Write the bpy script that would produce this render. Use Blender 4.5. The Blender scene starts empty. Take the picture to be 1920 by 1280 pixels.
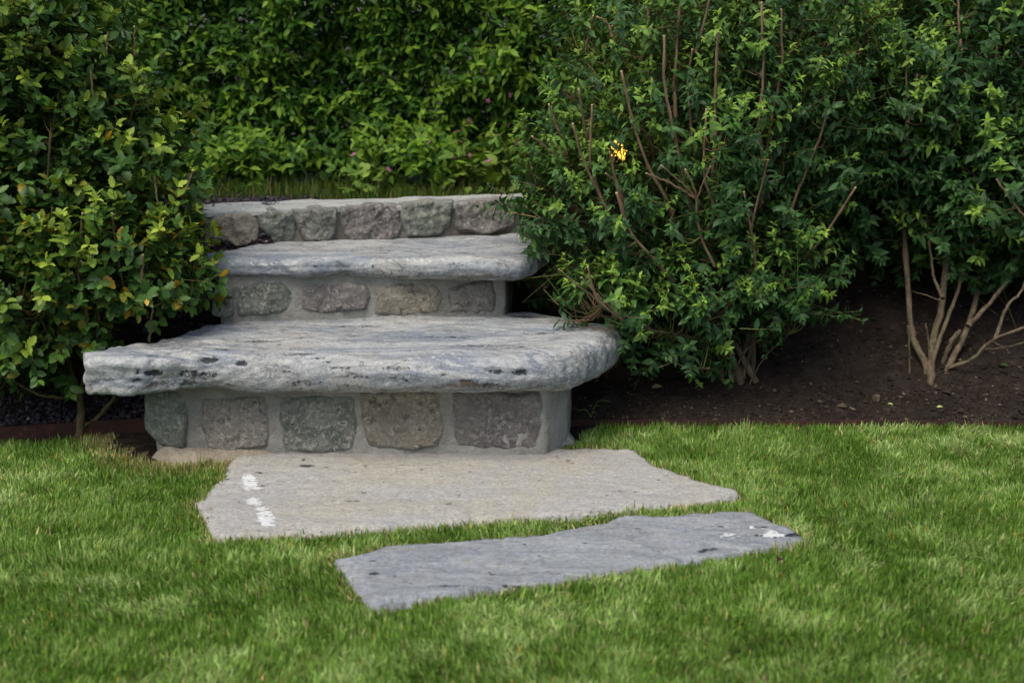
import bpy, math, random
import numpy as np
from mathutils import Matrix, Vector

random.seed(7)
rng = np.random.default_rng(7)
SC = bpy.context.scene
COL = SC.collection

# ------------------------------------------------------------------ camera
CAM_H, FPX = 1.05, 2600.0
PITCH = math.atan(540 / FPX)
cam_d = bpy.data.cameras.new('camera')
cam_d.sensor_width = 36.0
cam_d.lens = FPX / 1920 * 36
cam_d.clip_start, cam_d.clip_end = 0.05, 600
cam_d.dof.use_dof = True
cam_d.dof.focus_distance = 3.62
cam_d.dof.aperture_fstop = 3.2
cam = bpy.data.objects.new('camera', cam_d)
cam.location = (0, 0, CAM_H)
cam.rotation_euler = (math.pi / 2 - PITCH, 0, 0)
COL.objects.link(cam)
SC.camera = cam

# ------------------------------------------------------------------ sky and sun (soft evening overcast)
SUN_EL, SUN_AZ = math.radians(60), math.radians(212)     # azimuth: clockwise from +Y
world = bpy.data.worlds.new('World')
SC.world = world
world.use_nodes = True
wt = world.node_tree
wt.nodes.clear()
sky = wt.nodes.new('ShaderNodeTexSky')
sky.sky_type = 'NISHITA'
sky.sun_disc = False
sky.sun_elevation = SUN_EL
sky.sun_rotation = SUN_AZ
sky.air_density = 1.0
sky.dust_density = 4.0
sky.ozone_density = 1.0
bg = wt.nodes.new('ShaderNodeBackground')
bg.inputs['Strength'].default_value = 0.10
wo = wt.nodes.new('ShaderNodeOutputWorld')
wt.links.new(sky.outputs[0], bg.inputs[0])
wt.links.new(bg.outputs[0], wo.inputs[0])
sun_d = bpy.data.lights.new('sun', 'SUN')
sun_d.energy = 1.4
sun_d.angle = math.radians(40)
sun_d.color = (1.0, 0.94, 0.80)
sun = bpy.data.objects.new('sun', sun_d)
_sd = Vector((math.sin(SUN_AZ) * math.cos(SUN_EL), math.cos(SUN_AZ) * math.cos(SUN_EL), math.sin(SUN_EL)))
sun.rotation_euler = _sd.to_track_quat('Z', 'Y').to_euler()
sun.location = (-2, -4, 8)
COL.objects.link(sun)
SC.view_settings.view_transform = 'Standard'
SC.view_settings.look = 'None'
SC.view_settings.gamma = 1
SC.view_settings.use_curve_mapping = False
SC.view_settings.exposure = 0.8
SC.cycles.max_bounces = 6
SC.cycles.diffuse_bounces = 3
SC.cycles.transparent_max_bounces = 4

# ------------------------------------------------------------------ helpers
cp, sp = math.cos(PITCH), math.sin(PITCH)

def ray(px, py):
    dx, dy = (px - 960) / FPX, (640 - py) / FPX
    return np.array([dx, cp + dy * sp, -sp + dy * cp])

def at_z(px, py, z):
    r = ray(px, py); t = (z - CAM_H) / r[2]
    return np.array([r[0] * t, r[1] * t, z])

def at_y(px, py, Y):
    r = ray(px, py); t = Y / r[1]
    return np.array([r[0] * t, Y, CAM_H + r[2] * t])

def project(P):
    P = np.asarray(P, float)
    d = P - np.array([0, 0, CAM_H])
    zc = d[:, 1] * cp - d[:, 2] * sp
    yc = d[:, 1] * sp + d[:, 2] * cp
    return 960 + FPX * d[:, 0] / zc, 640 - FPX * yc / zc, zc

def _hash(ix, iy, iz, seed):
    with np.errstate(over='ignore'):
        h = (ix.astype(np.uint32) * np.uint32(374761393) + iy.astype(np.uint32) * np.uint32(668265263)
             + iz.astype(np.uint32) * np.uint32(2246822519) + np.uint32((seed * 3266489917) & 0xffffffff))
        h = (h ^ (h >> np.uint32(13))) * np.uint32(1274126177)
        h = (h ^ (h >> np.uint32(15))) * np.uint32(2654435761)
        h = h ^ (h >> np.uint32(16))
    return h.astype(np.float64) / 4294967295.0

def noise(P, scale=1.0, seed=0):
    P = np.atleast_2d(np.asarray(P, float)) * np.asarray(scale, float)
    if P.shape[1] == 2:
        P = np.column_stack([P, np.zeros(len(P))])
    i = np.floor(P).astype(np.int64); f = P - i
    u = f * f * f * (f * (f * 6 - 15) + 10)
    r = 0
    for dx in (0, 1):
        for dy in (0, 1):
            for dz in (0, 1):
                w = (u[:, 0] if dx else 1 - u[:, 0]) * (u[:, 1] if dy else 1 - u[:, 1]) * (u[:, 2] if dz else 1 - u[:, 2])
                r = r + w * _hash(i[:, 0] + dx, i[:, 1] + dy, i[:, 2] + dz, seed)
    return r * 2 - 1

def fbm(P, scale=1.0, seed=0, octaves=4, gain=0.5):
    r, a, s = 0, 1.0, np.asarray(scale, float)
    for o in range(octaves):
        r = r + a * noise(P, s, seed + o * 17); a *= gain; s = s * 2.03
    return r

def sstep(a, b, x):
    t = np.clip((x - a) / (b - a), 0, 1)
    return t * t * (3 - 2 * t)

def norm(v):
    return v / np.maximum(np.linalg.norm(v, axis=-1, keepdims=True), 1e-9)

def np_mesh(name, V, F, mat, col=None, smooth=True):
    """mesh data from vertex and triangle arrays, with an optional colour per vertex"""
    V = np.ascontiguousarray(V, np.float32); F = np.ascontiguousarray(F, np.int32)
    me = bpy.data.meshes.new(name)
    me.vertices.add(len(V)); me.vertices.foreach_set('co', V.ravel())
    k = F.shape[1]
    me.loops.add(F.size); me.loops.foreach_set('vertex_index', F.ravel())
    me.polygons.add(len(F))
    me.polygons.foreach_set('loop_start', np.arange(0, F.size, k, dtype=np.int32))
    me.polygons.foreach_set('loop_total', np.full(len(F), k, np.int32))
    me.polygons.foreach_set('use_smooth', np.full(len(F), smooth, bool))
    if col is not None:
        a = me.attributes.new('col', 'FLOAT_COLOR', 'POINT')
        c = np.ones((len(V), 4), np.float32); c[:, :3] = col
        a.data.foreach_set('color', c.ravel())
    me.update(calc_edges=True)
    me.materials.append(mat)
    return me

def put(name, me, parent=None, loc=(0, 0, 0), label=None, cat=None, group=None, kind=None):
    o = bpy.data.objects.new(name, me)
    COL.objects.link(o)
    o.location = loc
    if parent is not None:
        o.parent = parent
    if label: o['label'] = label
    if cat: o['category'] = cat
    if group: o['group'] = group
    if kind or cat: o['kind'] = kind or 'thing'
    return o

def thing(name, label, cat, loc=(0, 0, 0), group=None):
    return put(name, None, None, loc, label, cat, group)

def merge(parts):
    """[(V, F, col)] -> one V, F, col"""
    n = 0; Vs, Fs, Cs = [], [], []
    for V, F, C in parts:
        Vs.append(V); Fs.append(F + n); n += len(V)
        Cs.append(np.broadcast_to(C, (len(V), 3)))
    return np.concatenate(Vs), np.concatenate(Fs), np.concatenate(Cs)

def tube(P, R, sides=6, cap=True, wob=0.0):
    P = np.asarray(P, float); n = len(P); R = np.broadcast_to(R, (n,))
    T = np.gradient(P, axis=0); T = norm(T)
    a = np.array([0.31, 0.23, 0.92]) if abs(T[0] @ np.array([0.31, 0.23, 0.92])) < 0.9 else np.array([1.0, 0, 0])
    U = norm(a - (T @ a)[:, None] * T); W = np.cross(T, U)
    ang = np.arange(sides) / sides * 2 * np.pi
    V = P[:, None] + R[:, None, None] * (np.cos(ang)[None, :, None] * U[:, None] + np.sin(ang)[None, :, None] * W[:, None])
    if wob:
        V = V + wob * R.mean() * rng.normal(size=(n, sides, 1)) * norm(V - P[:, None])
    V = V.reshape(-1, 3)
    i, j = np.meshgrid(np.arange(n - 1), np.arange(sides), indexing='ij')
    a0 = i * sides + j; a1 = i * sides + (j + 1) % sides
    F = np.concatenate([np.stack([a0, a1, a1 + sides], -1).reshape(-1, 3), np.stack([a0, a1 + sides, a0 + sides], -1).reshape(-1, 3)])
    if cap:
        V = np.concatenate([V, P[-1:] + T[-1:] * R[-1] * 0.15]); k = len(V) - 1; b = (n - 1) * sides
        F = np.concatenate([F, np.array([[b + q, b + (q + 1) % sides, k] for q in range(sides)])])
    return V, F

def smooth_path(pts, n=16):
    """Catmull-Rom through the points"""
    P = np.asarray(pts, float)
    if len(P) == 2:
        return P[0] + (P[1] - P[0]) * np.linspace(0, 1, n)[:, None]
    Q = np.concatenate([[2 * P[0] - P[1]], P, [2 * P[-1] - P[-2]]])
    out = []
    t = np.linspace(0, len(P) - 1, n)
    for x in t:
        k = min(int(x), len(P) - 2); f = x - k
        p0, p1, p2, p3 = Q[k:k + 4]
        out.append(0.5 * (2 * p1 + (p2 - p0) * f + (2 * p0 - 5 * p1 + 4 * p2 - p3) * f * f + (3 * p1 - p0 - 3 * p2 + p3) * f ** 3))
    return np.array(out)

def closed_outline(pts, n):
    P = np.asarray(pts, float)
    Q = smooth_path(np.concatenate([P[-2:], P, P[:2]]), len(P) * 24)
    # keep the loop between the first and the last original point
    m = len(P) + 4
    t = np.linspace(0, m - 1, len(Q))
    Q = Q[(t >= 2 - 1e-9) & (t < len(P) + 2 - 1e-9)]
    L = np.concatenate([[0], np.cumsum(np.linalg.norm(np.diff(np.vstack([Q, Q[:1]]), axis=0), axis=1))])
    s = np.linspace(0, L[-1], n, endpoint=False)
    Qc = np.vstack([Q, Q[:1]])
    return np.column_stack([np.interp(s, L, Qc[:, k]) for k in range(Q.shape[1])])

def poly_sdf(P, poly):
    """signed distance (positive inside) and the nearest point on the outline"""
    best = np.full(len(P), 1e9); near = np.zeros_like(P); inside = np.zeros(len(P), bool)
    n = len(poly)
    for i in range(n):
        a, b = poly[i], poly[(i + 1) % n]
        e = b - a
        t = np.clip(((P - a) @ e) / max(e @ e, 1e-12), 0, 1)
        q = a + t[:, None] * e
        d = np.linalg.norm(P - q, axis=1)
        m = d < best
        best[m] = d[m]; near[m] = q[m]
        c = (a[1] > P[:, 1]) != (b[1] > P[:, 1])
        with np.errstate(divide='ignore', invalid='ignore'):
            xi = a[0] + (P[:, 1] - a[1]) * e[0] / (e[1] if e[1] else 1e-12)
        inside ^= c & (P[:, 0] < xi)
    return np.where(inside, best, -best), near

# ------------------------------------------------------------------ materials
class NT:
    def __init__(self, name):
        self.m = bpy.data.materials.new(name)
        self.m.use_nodes = True
        self.t = self.m.node_tree
        self.t.nodes.clear()
    def n(self, typ, ins=None, **props):
        nd = self.t.nodes.new('ShaderNode' + typ)
        for k, v in props.items():
            setattr(nd, k, v)
        for k, v in (ins or {}).items():
            s = nd.inputs[k]
            if hasattr(v, 'is_output') or hasattr(v, 'links') and hasattr(v, 'node'):
                self.t.links.new(v, s)
            else:
                s.default_value = v
        return nd
    def pos(self, scale=(1, 1, 1), rot=(0, 0, 0), loc=(0, 0, 0)):
        g = self.n('NewGeometry')
        return self.n('Mapping', {'Vector': g.outputs['Position'], 'Scale': scale, 'Rotation': rot, 'Location': loc}).outputs[0]
    def noise(self, vec, scale, detail=4, rough=0.55, dist=0.0):
        return self.n('TexNoise', {'Vector': vec, 'Scale': scale, 'Detail': detail, 'Roughness': rough, 'Distortion': dist}).outputs['Fac']
    def ramp(self, fac, stops, interp='LINEAR'):
        r = self.n('ValToRGB', {'Fac': fac})
        r.color_ramp.interpolation = interp
        e = r.color_ramp.elements
        while len(e) < len(stops): e.new(0.5)
        for q, (p, c) in zip(e, stops):
            q.position = p
            q.color = (c, c, c, 1) if isinstance(c, (int, float)) else (*c, 1)
        return r.outputs['Color']
    def mix(self, fac, a, b, mode='MIX'):
        m = self.n('Mix', data_type='RGBA', blend_type=mode)
        for idx, v in ((0, fac), (6, a), (7, b)):
            s = m.inputs[idx]
            if hasattr(v, 'node'):
                self.t.links.new(v, s)
            else:
                s.default_value = v if idx == 0 or len(v) == 4 else (*v, 1)
        return m.outputs[2]
    def math(self, op, a, b):
        m = self.n('Math', operation=op)
        for idx, v in ((0, a), (1, b)):
            if hasattr(v, 'node'): self.t.links.new(v, m.inputs[idx])
            else: m.inputs[idx].default_value = v
        return m.outputs[0]
    def attr(self):
        return self.n('Attribute', attribute_name='col').outputs['Color']
    def bump(self, h, strength, dist, base=None):
        ins = {'Height': h, 'Strength': strength, 'Distance': dist}
        if base is not None: ins['Normal'] = base
        return self.n('Bump', ins).outputs[0]
    def done(self, color, rough=0.8, normal=None, spec=0.4, transl=None, extra=None):
        ins = {'Roughness': rough, 'Specular IOR Level': spec}
        b = self.n('BsdfPrincipled', ins)
        if hasattr(color, 'node'): self.t.links.new(color, b.inputs['Base Color'])
        else: b.inputs['Base Color'].default_value = (*color, 1)
        if normal is not None: self.t.links.new(normal, b.inputs['Normal'])
        out = b.outputs[0]
        if transl:
            tr = self.n('BsdfTranslucent')
            tc = self.mix(1.0, color, (1.0, 1.0, 0.45), 'MULTIPLY')
            self.t.links.new(tc, tr.inputs[0])
            mx = self.n('MixShader', {0: transl})
            self.t.links.new(out, mx.inputs[1]); self.t.links.new(tr.outputs[0], mx.inputs[2])
            out = mx.outputs[0]
        o = self.n('OutputMaterial')
        self.t.links.new(out, o.inputs['Surface'])
        return self.m

def leaf_material(name, rough, transl, spec=0.5, bump=0.25):
    t = NT(name)
    c = t.attr()
    n1 = t.noise(t.pos(), 60, 3)
    c2 = t.mix(0.55, c, t.ramp(n1, [(0.3, 0.62), (0.7, 1.3)]), 'MULTIPLY')
    nb = t.bump(t.noise(t.pos(), 220, 2), bump, 0.002)
    return t.done(c2, rough, nb, spec, transl)

M_HOLLY = leaf_material('holly_leaf', 0.42, 0.22, 0.28)
M_OSM = leaf_material('osmanthus_leaf', 0.46, 0.22, 0.24)
M_HEDGE = leaf_material('hedge_leaf', 0.5, 0.28, 0.18)
M_HERB = leaf_material('herb_leaf', 0.6, 0.3, 0.3)
M_GRASS = leaf_material('grass_blade', 0.6, 0.35, 0.12, 0.0)
M_DEAD = leaf_material('dead_leaf', 0.8, 0.1, 0.2)

def bark_material(name, a, b):
    t = NT(name)
    n1 = t.noise(t.pos((1, 1, 0.35)), 55, 5, 0.65)
    n2 = t.noise(t.pos(), 14, 3)
    c = t.ramp(n1, [(0.32, a), (0.68, b)])
    c = t.mix(t.ramp(n2, [(0.5, 0.0), (0.75, 0.55)]), c, (0.10, 0.11, 0.05))
    return t.done(c, 0.85, t.bump(n1, 1.0, 0.007), 0.25)

M_BARK_H = bark_material('holly_bark', (0.045, 0.036, 0.016), (0.15, 0.12, 0.055))
M_BARK_O = bark_material('brown_bark', (0.13, 0.080, 0.048), (0.27, 0.18, 0.115))
M_BARK_T = bark_material('grey_bark', (0.045, 0.034, 0.022), (0.18, 0.138, 0.092))
M_CUT = NT('cut_wood').done((0.5, 0.36, 0.2), 0.8)

def slate_material(name, light, mid, dark, warm, stretch=(1.4, 5, 16), warm_amt=0.5, fiss=0.8, bump=0.55):
    """layered grey stone; the vertex colour's red darkens it, green makes it rusty, blue whitens it"""
    t = NT(name)
    pv = t.pos(stretch, (0, 0, 0.12))
    pi = t.pos()
    n1 = t.noise(pv, 2.2, 8, 0.66, 1.3)
    n2 = t.noise(pv, 7.0, 7, 0.72, 1.0)
    n3 = t.noise(pi, 4.0, 5, 0.65, 0.5)
    n4 = t.noise(pi, 150, 4, 0.7)
    n5 = t.noise(pi, 26, 6, 0.72, 0.6)
    n6 = t.noise(pi, 95, 4, 0.7, 0.5)
    n7 = t.noise(t.pos((stretch[0] * 1.2, stretch[1], stretch[2] * 0.8), (0, 0.1, -0.2)), 3.2, 6, 0.6, 2.2)
    c = t.ramp(n1, [(0.30, mid), (0.41, light), (0.48, [0.6 * p + 0.4 * q for p, q in zip(light, mid)]), (0.545, mid), (0.60, light), (0.72, mid)])
    c = t.mix(t.ramp(n3, [(0.44, 0.0), (0.64, warm_amt)]), c, warm)
    c = t.mix(t.ramp(n2, [(0.58, 0.0), (0.70, 0.65)]), c, dark)
    c = t.mix(t.ramp(n5, [(0.62, 0.0), (0.74, 0.4)]), c, dark)
    # thin dark fissures along the bedding
    fis = t.ramp(n7, [(0.478, 0.0), (0.497, 1.0), (0.503, 1.0), (0.522, 0.0)])
    c = t.mix(t.math('MULTIPLY', fis, t.ramp(n3, [(0.40, 0.0), (0.60, fiss)])), c, dark)
    c = t.mix(0.8, c, t.ramp(n4, [(0.28, 0.6), (0.72, 1.3)]), 'MULTIPLY')
    c = t.mix(0.8, c, t.ramp(n6, [(0.3, 0.72), (0.7, 1.2)]), 'MULTIPLY')
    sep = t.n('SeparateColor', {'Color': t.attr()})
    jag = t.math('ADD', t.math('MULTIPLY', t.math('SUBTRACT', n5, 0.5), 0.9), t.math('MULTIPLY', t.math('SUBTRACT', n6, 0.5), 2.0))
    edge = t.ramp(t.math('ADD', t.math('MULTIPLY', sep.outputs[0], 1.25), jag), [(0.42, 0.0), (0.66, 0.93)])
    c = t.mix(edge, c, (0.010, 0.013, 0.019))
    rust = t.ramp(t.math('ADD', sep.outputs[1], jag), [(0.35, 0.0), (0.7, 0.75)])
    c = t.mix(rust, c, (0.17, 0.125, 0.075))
    wht = t.ramp(t.math('ADD', sep.outputs[2], jag), [(0.45, 0.0), (0.6, 0.8)])
    c = t.mix(wht, c, (0.52, 0.52, 0.49))
    h = t.math('ADD', t.math('MULTIPLY', n2, 0.5), t.math('ADD', t.math('MULTIPLY', n6, 0.3), t.math('MULTIPLY', n5, 0.28)))
    h = t.math('SUBTRACT', h, t.math('MULTIPLY', fis, 0.12))
    return t.done(c, 0.7, t.bump(h, bump, 0.012), 0.28)

M_SLAB = slate_material('weathered_slate', (0.40, 0.412, 0.415), (0.17, 0.20, 0.24), (0.055, 0.068, 0.085), (0.36, 0.35, 0.31), (0.8, 2.8, 4.6), 0.55)
M_FLAG = slate_material('pale_flagstone', (0.37, 0.365, 0.345), (0.325, 0.325, 0.315), (0.17, 0.17, 0.166), (0.375, 0.352, 0.293), (2.0, 4.5, 5), 0.8, 0.35, 0.35)
M_FLAG2 = slate_material('blue_flagstone', (0.285, 0.305, 0.32), (0.20, 0.222, 0.252), (0.085, 0.097, 0.118), (0.285, 0.29, 0.28), (1.0, 3, 5), 0.4, 0.5, 0.35)

def rubble_material(name, a, b, speck, spots=None):
    t = NT(name)
    pi = t.pos(loc=(rng.uniform(0, 9), 0, rng.uniform(0, 9)))
    n1 = t.noise(pi, 18, 5, 0.7, 0.6)
    n2 = t.noise(pi, 75, 5, 0.75, 0.8)
    n3 = t.noise(pi, 5, 3)
    c = t.ramp(n1, [(0.35, a), (0.62, b)])
    c = t.mix(t.ramp(n2, [(0.50, 0.0), (0.62, 0.85)]), c, speck)
    if spots:
        c = t.mix(t.ramp(t.noise(pi, 48, 3, 0.6), [(0.57, 0.0), (0.64, 0.85)]), c, spots)
    c = t.mix(t.ramp(n3, [(0.45, 0.0), (0.7, 0.5)]), c, (0.26, 0.25, 0.22))
    sm = t.n('SeparateColor', {'Color': t.attr()}).outputs[0]
    sm = t.math('ADD', sm, t.math('ADD', t.math('MULTIPLY', t.math('SUBTRACT', n1, 0.5), 1.6), t.math('MULTIPLY', t.math('SUBTRACT', n2, 0.5), 1.2)))
    c = t.mix(t.ramp(sm, [(0.30, 0.0), (0.75, 0.9)]), c, (0.29, 0.295, 0.275))
    h = t.math('ADD', n2, t.math('MULTIPLY', n1, 0.8))
    return t.done(c, 0.82, t.bump(h, 1.0, 0.016), 0.35)

_rub = [((0.142, 0.159, 0.130), (0.271, 0.295, 0.242), (0.448, 0.472, 0.413), None),
        ((0.195, 0.177, 0.153), (0.313, 0.295, 0.266), (0.496, 0.460, 0.401), (0.094, 0.083, 0.077)),
        ((0.100, 0.118, 0.100), (0.248, 0.260, 0.224), (0.496, 0.500, 0.448), None),
        ((0.224, 0.189, 0.142), (0.366, 0.330, 0.260), (0.500, 0.484, 0.401), (0.100, 0.088, 0.071)),
        ((0.118, 0.109, 0.109), (0.236, 0.212, 0.201), (0.472, 0.454, 0.425), None)]
M_RUB = [rubble_material('rubble_stone_%s' % k, *v) for k, v in zip(('green', 'pinkish', 'mottled', 'tan', 'dark'), _rub)]

def mortar_material(name, a, b):
    t = NT(name)
    n1 = t.noise(t.pos(), 9, 5, 0.6)
    n2 = t.noise(t.pos((1, 1, 2.5)), 110, 4, 0.7)
    n3 = t.noise(t.pos(), 35, 4, 0.7)
    c = t.ramp(n1, [(0.35, a), (0.65, b)])
    c = t.mix(0.6, c, t.ramp(n2, [(0.25, 0.7), (0.75, 1.2)]), 'MULTIPLY')
    c = t.mix(t.ramp(n3, [(0.52, 0.0), (0.72, 0.55)]), c, (0.17, 0.15, 0.115))
    c = t.mix(0.7, c, t.ramp(t.noise(t.pos(), 3.5, 5, 0.7, 0.5), [(0.3, 0.72), (0.7, 1.2)]), 'MULTIPLY')
    h = t.math('ADD', t.math('MULTIPLY', n2, 0.5), n3)
    return t.done(c, 0.9, t.bump(h, 1.0, 0.009), 0.2)

M_MORTAR = mortar_material('mortar', (0.25, 0.25, 0.225), (0.35, 0.345, 0.31))
M_MORTAR_B = mortar_material('brown_mortar', (0.17, 0.15, 0.125), (0.30, 0.28, 0.24))
M_COPING = mortar_material('pale_mortar', (0.36, 0.385, 0.38), (0.44, 0.45, 0.43))
M_SMEAR = mortar_material('sandy_mortar', (0.31, 0.27, 0.205), (0.37, 0.33, 0.26))

t = NT('white_paint')
M_PAINT = t.done((0.55, 0.565, 0.565), 0.6, t.bump(t.noise(t.pos(), 160, 3), 0.5, 0.002), 0.4)

t = NT('rusty_steel')
n1 = t.noise(t.pos((1, 1, 2)), 20, 5, 0.7)
n2 = t.noise(t.pos(), 90, 3)
c = t.ramp(n1, [(0.3, (0.022, 0.012, 0.011)), (0.6, (0.050, 0.021, 0.016)), (0.78, (0.20, 0.065, 0.025))])
M_RUST = t.done(c, 0.85, t.bump(n2, 0.4, 0.002), 0.3)

t = NT('dark_soil')
n1 = t.noise(t.pos(), 26, 6, 0.72)
n2 = t.noise(t.pos(), 5, 3)
c = t.ramp(n1, [(0.3, (0.011, 0.008, 0.006)), (0.55, (0.026, 0.019, 0.015)), (0.75, (0.060, 0.046, 0.036))])
c = t.mix(t.ramp(n2, [(0.45, 0.0), (0.7, 0.5)]), c, (0.045, 0.036, 0.030))
M_SOIL = t.done(c, 0.95, t.bump(n1, 1.0, 0.02), 0.15)

t = NT('crumb')
M_CRUMB = t.done(t.attr(), 0.95, None, 0.15)

t = NT('lawn_earth')
n1 = t.noise(t.pos(), 30, 5, 0.7)
n2 = t.noise(t.pos(), 1.3, 4)
c = t.ramp(n1, [(0.3, (0.03, 0.05, 0.012)), (0.7, (0.075, 0.115, 0.03))])
c = t.mix(t.ramp(n2, [(0.4, 0.0), (0.7, 0.5)]), c, (0.09, 0.12, 0.04))
M_LAWN = t.done(c, 0.95, t.bump(n1, 0.8, 0.02), 0.1)

t = NT('gravel')
n1 = t.noise(t.pos(), 120, 3, 0.7)
c = t.mix(0.8, t.attr(), t.ramp(n1, [(0.3, 0.5), (0.7, 1.4)]), 'MULTIPLY')
M_GRAVEL = t.done(c, 0.75, t.bump(n1, 0.7, 0.004), 0.35)

t = NT('petal')
M_PETAL = t.done(t.attr(), 0.6, None, 0.2, 0.25)

# ------------------------------------------------------------------ ground, bed, terrace
W3A, W3B = at_z(480, 456, 0.48)[:2], at_z(940, 437, 0.48)[:2]      # front line of the top wall
w3d = norm(W3B - W3A); w3n = np.array([-w3d[1], w3d[0]])            # towards the back
def w3_pt(px):                                                       # where a pixel column meets that line
    r = np.array([(px - 960) / FPX, cp + 0.075 * sp])
    A = np.array([[r[0], -w3d[0]], [r[1], -w3d[1]]])
    k = np.linalg.solve(A, W3A)
    return r * k[0]
W3L, W3R = w3_pt(385), w3_pt(1030)

def edge_y(X):
    X = np.asarray(X, float)
    return np.interp(X, [-8, -1.4, -0.93, -0.3, 0.16, 1.5, 8], [3.2, 3.655, 3.775, 3.80, 3.815, 3.80, 3.74])

def bed_z(X, Y):
    e = Y - edge_y(X)
    right = 0.027 + np.clip(e, 0, 9) * 0.40
    left = 0.045 + 0.12 * sstep(0.0, 0.25, e) + np.clip(e - 0.15, 0, 9) * 1.2
    k = sstep(-0.76, -0.60, X)
    z = np.minimum(left * (1 - k) + right * k, 0.562)
    return z

def grid_mesh(x0, x1, y0, y1, res, fz, warp=None):
    xs = np.arange(x0, x1 + res * .5, res); ys = np.arange(y0, y1 + res * .5, res)
    X, Y = np.meshgrid(xs, ys, indexing='ij')
    nx, ny = X.shape
    P = np.column_stack([X.ravel(), Y.ravel()])
    Z = fz(P[:, 0], P[:, 1])
    i, j = np.meshgrid(np.arange(nx - 1), np.arange(ny - 1), indexing='ij')
    a = (i * ny + j).ravel()
    F = np.stack([a, a + ny, a + ny + 1, a + 1], -1)
    return np.column_stack([P, Z]), F

def lawn_z(X, Y):
    P = np.column_stack([X, Y])
    return 0.006 * noise(P, 1.7, 5) + 0.003 * noise(P, 7, 6)

V, F = grid_mesh(-250, 250, -250, 250, 10, lambda X, Y: np.full(len(X), -0.06))
put('ground', np_mesh('ground', V, F, M_LAWN), kind='structure')
V, F = grid_mesh(-4, 4, 0.6, 3.96, 0.04, lawn_z)
put('lawn', np_mesh('lawn', V, F, M_LAWN), kind='structure')

def soil_h(X, Y):
    P = np.column_stack([X, Y])
    return bed_z(X, Y) + (0.012 * fbm(P, 9, 21, 3) + 0.006 * fbm(P, 45, 25, 2)) * sstep(-0.01, 0.06, Y - edge_y(X))

def bed_mesh(x0, x1, y0, y1, res):
    V, F = grid_mesh(x0, x1, 0, 1, res, lambda X, Y: X * 0) if False else (None, None)
    nx = int((x1 - x0) / res) + 1; ny = int((y1 - y0) / res) + 1
    xs = np.linspace(x0, x1, nx); v = np.linspace(0, 1, ny)
    X = np.repeat(xs, ny); ey = edge_y(X) - 0.001
    Y = ey + np.tile(v, nx) * (y1 - ey)
    Z = soil_h(X, Y)
    i, j = np.meshgrid(np.arange(nx - 1), np.arange(ny - 1), indexing='ij')
    a = (i * ny + j).ravel()
    return np.column_stack([X, Y, Z]), np.stack([a, a + ny, a + ny + 1, a + 1], -1)
V, F = bed_mesh(-0.1, 3.4, 3.8, 5.2, 0.012)
put('soil_bed', np_mesh('soil_bed', V, F, M_SOIL), kind='structure')
V, F = bed_mesh(-3.2, -0.1, 3.6, 5.2, 0.02)
put('gravel_bed', np_mesh('gravel_bed', V, F, M_SOIL), kind='structure')
bk = 0.17
tl = np.array([[-9, 5.02], [W3L[0] - 0.02, 5.02], *(np.array([W3L, W3R]) + w3n * bk), [W3R[0] + 0.02, 5.02], [9, 5.02], [30, 40], [-30, 40]])
tv = np.column_stack([tl, np.full(len(tl), 0.566)])
TF = np.array([[0, 1, 7], [1, 2, 3], [1, 3, 4], [1, 4, 7], [4, 6, 7], [4, 5, 6]])
put('terrace', np_mesh('terrace', tv, TF, M_SOIL), kind='structure')

# crumbs of earth and bark on the bed
def pebbles(P, S, col, flat=0.7, seed=1):
    """one mesh of many small uneven lumps"""
    r = np.random.default_rng(seed)
    T = np.array([[1, 0, 0], [-1, 0, 0], [0, 1, 0], [0, -1, 0], [0, 0, 1], [0, 0, -1]], float)
    TF_ = np.array([[0, 2, 4], [2, 1, 4], [1, 3, 4], [3, 0, 4], [2, 0, 5], [1, 2, 5], [3, 1, 5], [0, 3, 5]])
    n = len(P)
    V = T[None] * (1 + 0.35 * r.normal(size=(n, 6, 1))) + 0.25 * r.normal(size=(n, 6, 3))
    a = r.uniform(0, 6.28, n)
    c, s = np.cos(a)[:, None], np.sin(a)[:, None]
    x = V[:, :, 0] * c - V[:, :, 1] * s; y = V[:, :, 0] * s + V[:, :, 1] * c
    V = np.stack([x, y, V[:, :, 2] * flat], -1) * S[:, None, None] + P[:, None]
    F = TF_[None] + (np.arange(n) * 6)[:, None, None]
    return V.reshape(-1, 3), F.reshape(-1, 3), np.repeat(col, 6, axis=0)

n = 16000
X = rng.uniform(0.05, 1.9, n); Y = edge_y(X) + 0.01 + rng.uniform(0, 1, n) ** 1.3 * 0.95
P = np.column_stack([X, Y, soil_h(X, Y) + 0.001])
S = 0.0018 + 0.0055 * rng.uniform(0, 1, n) ** 3 + 0.006 * (rng.uniform(0, 1, n) > .98)
g = rng.uniform(0.5, 1.5, n)[:, None]
C = np.where(rng.uniform(0, 1, (n, 1)) < 0.12, np.array([[0.10, 0.075, 0.052]]), np.array([[0.028, 0.020, 0.016]])) * g
V, F, C = pebbles(P, S, C, 0.6, 3)
put('soil_crumbs', np_mesh('soil_crumbs', V, F, M_CRUMB, C, False), label='dark crumbs of earth and bark over the right planting bed', cat='soil', kind='stuff')

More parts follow.
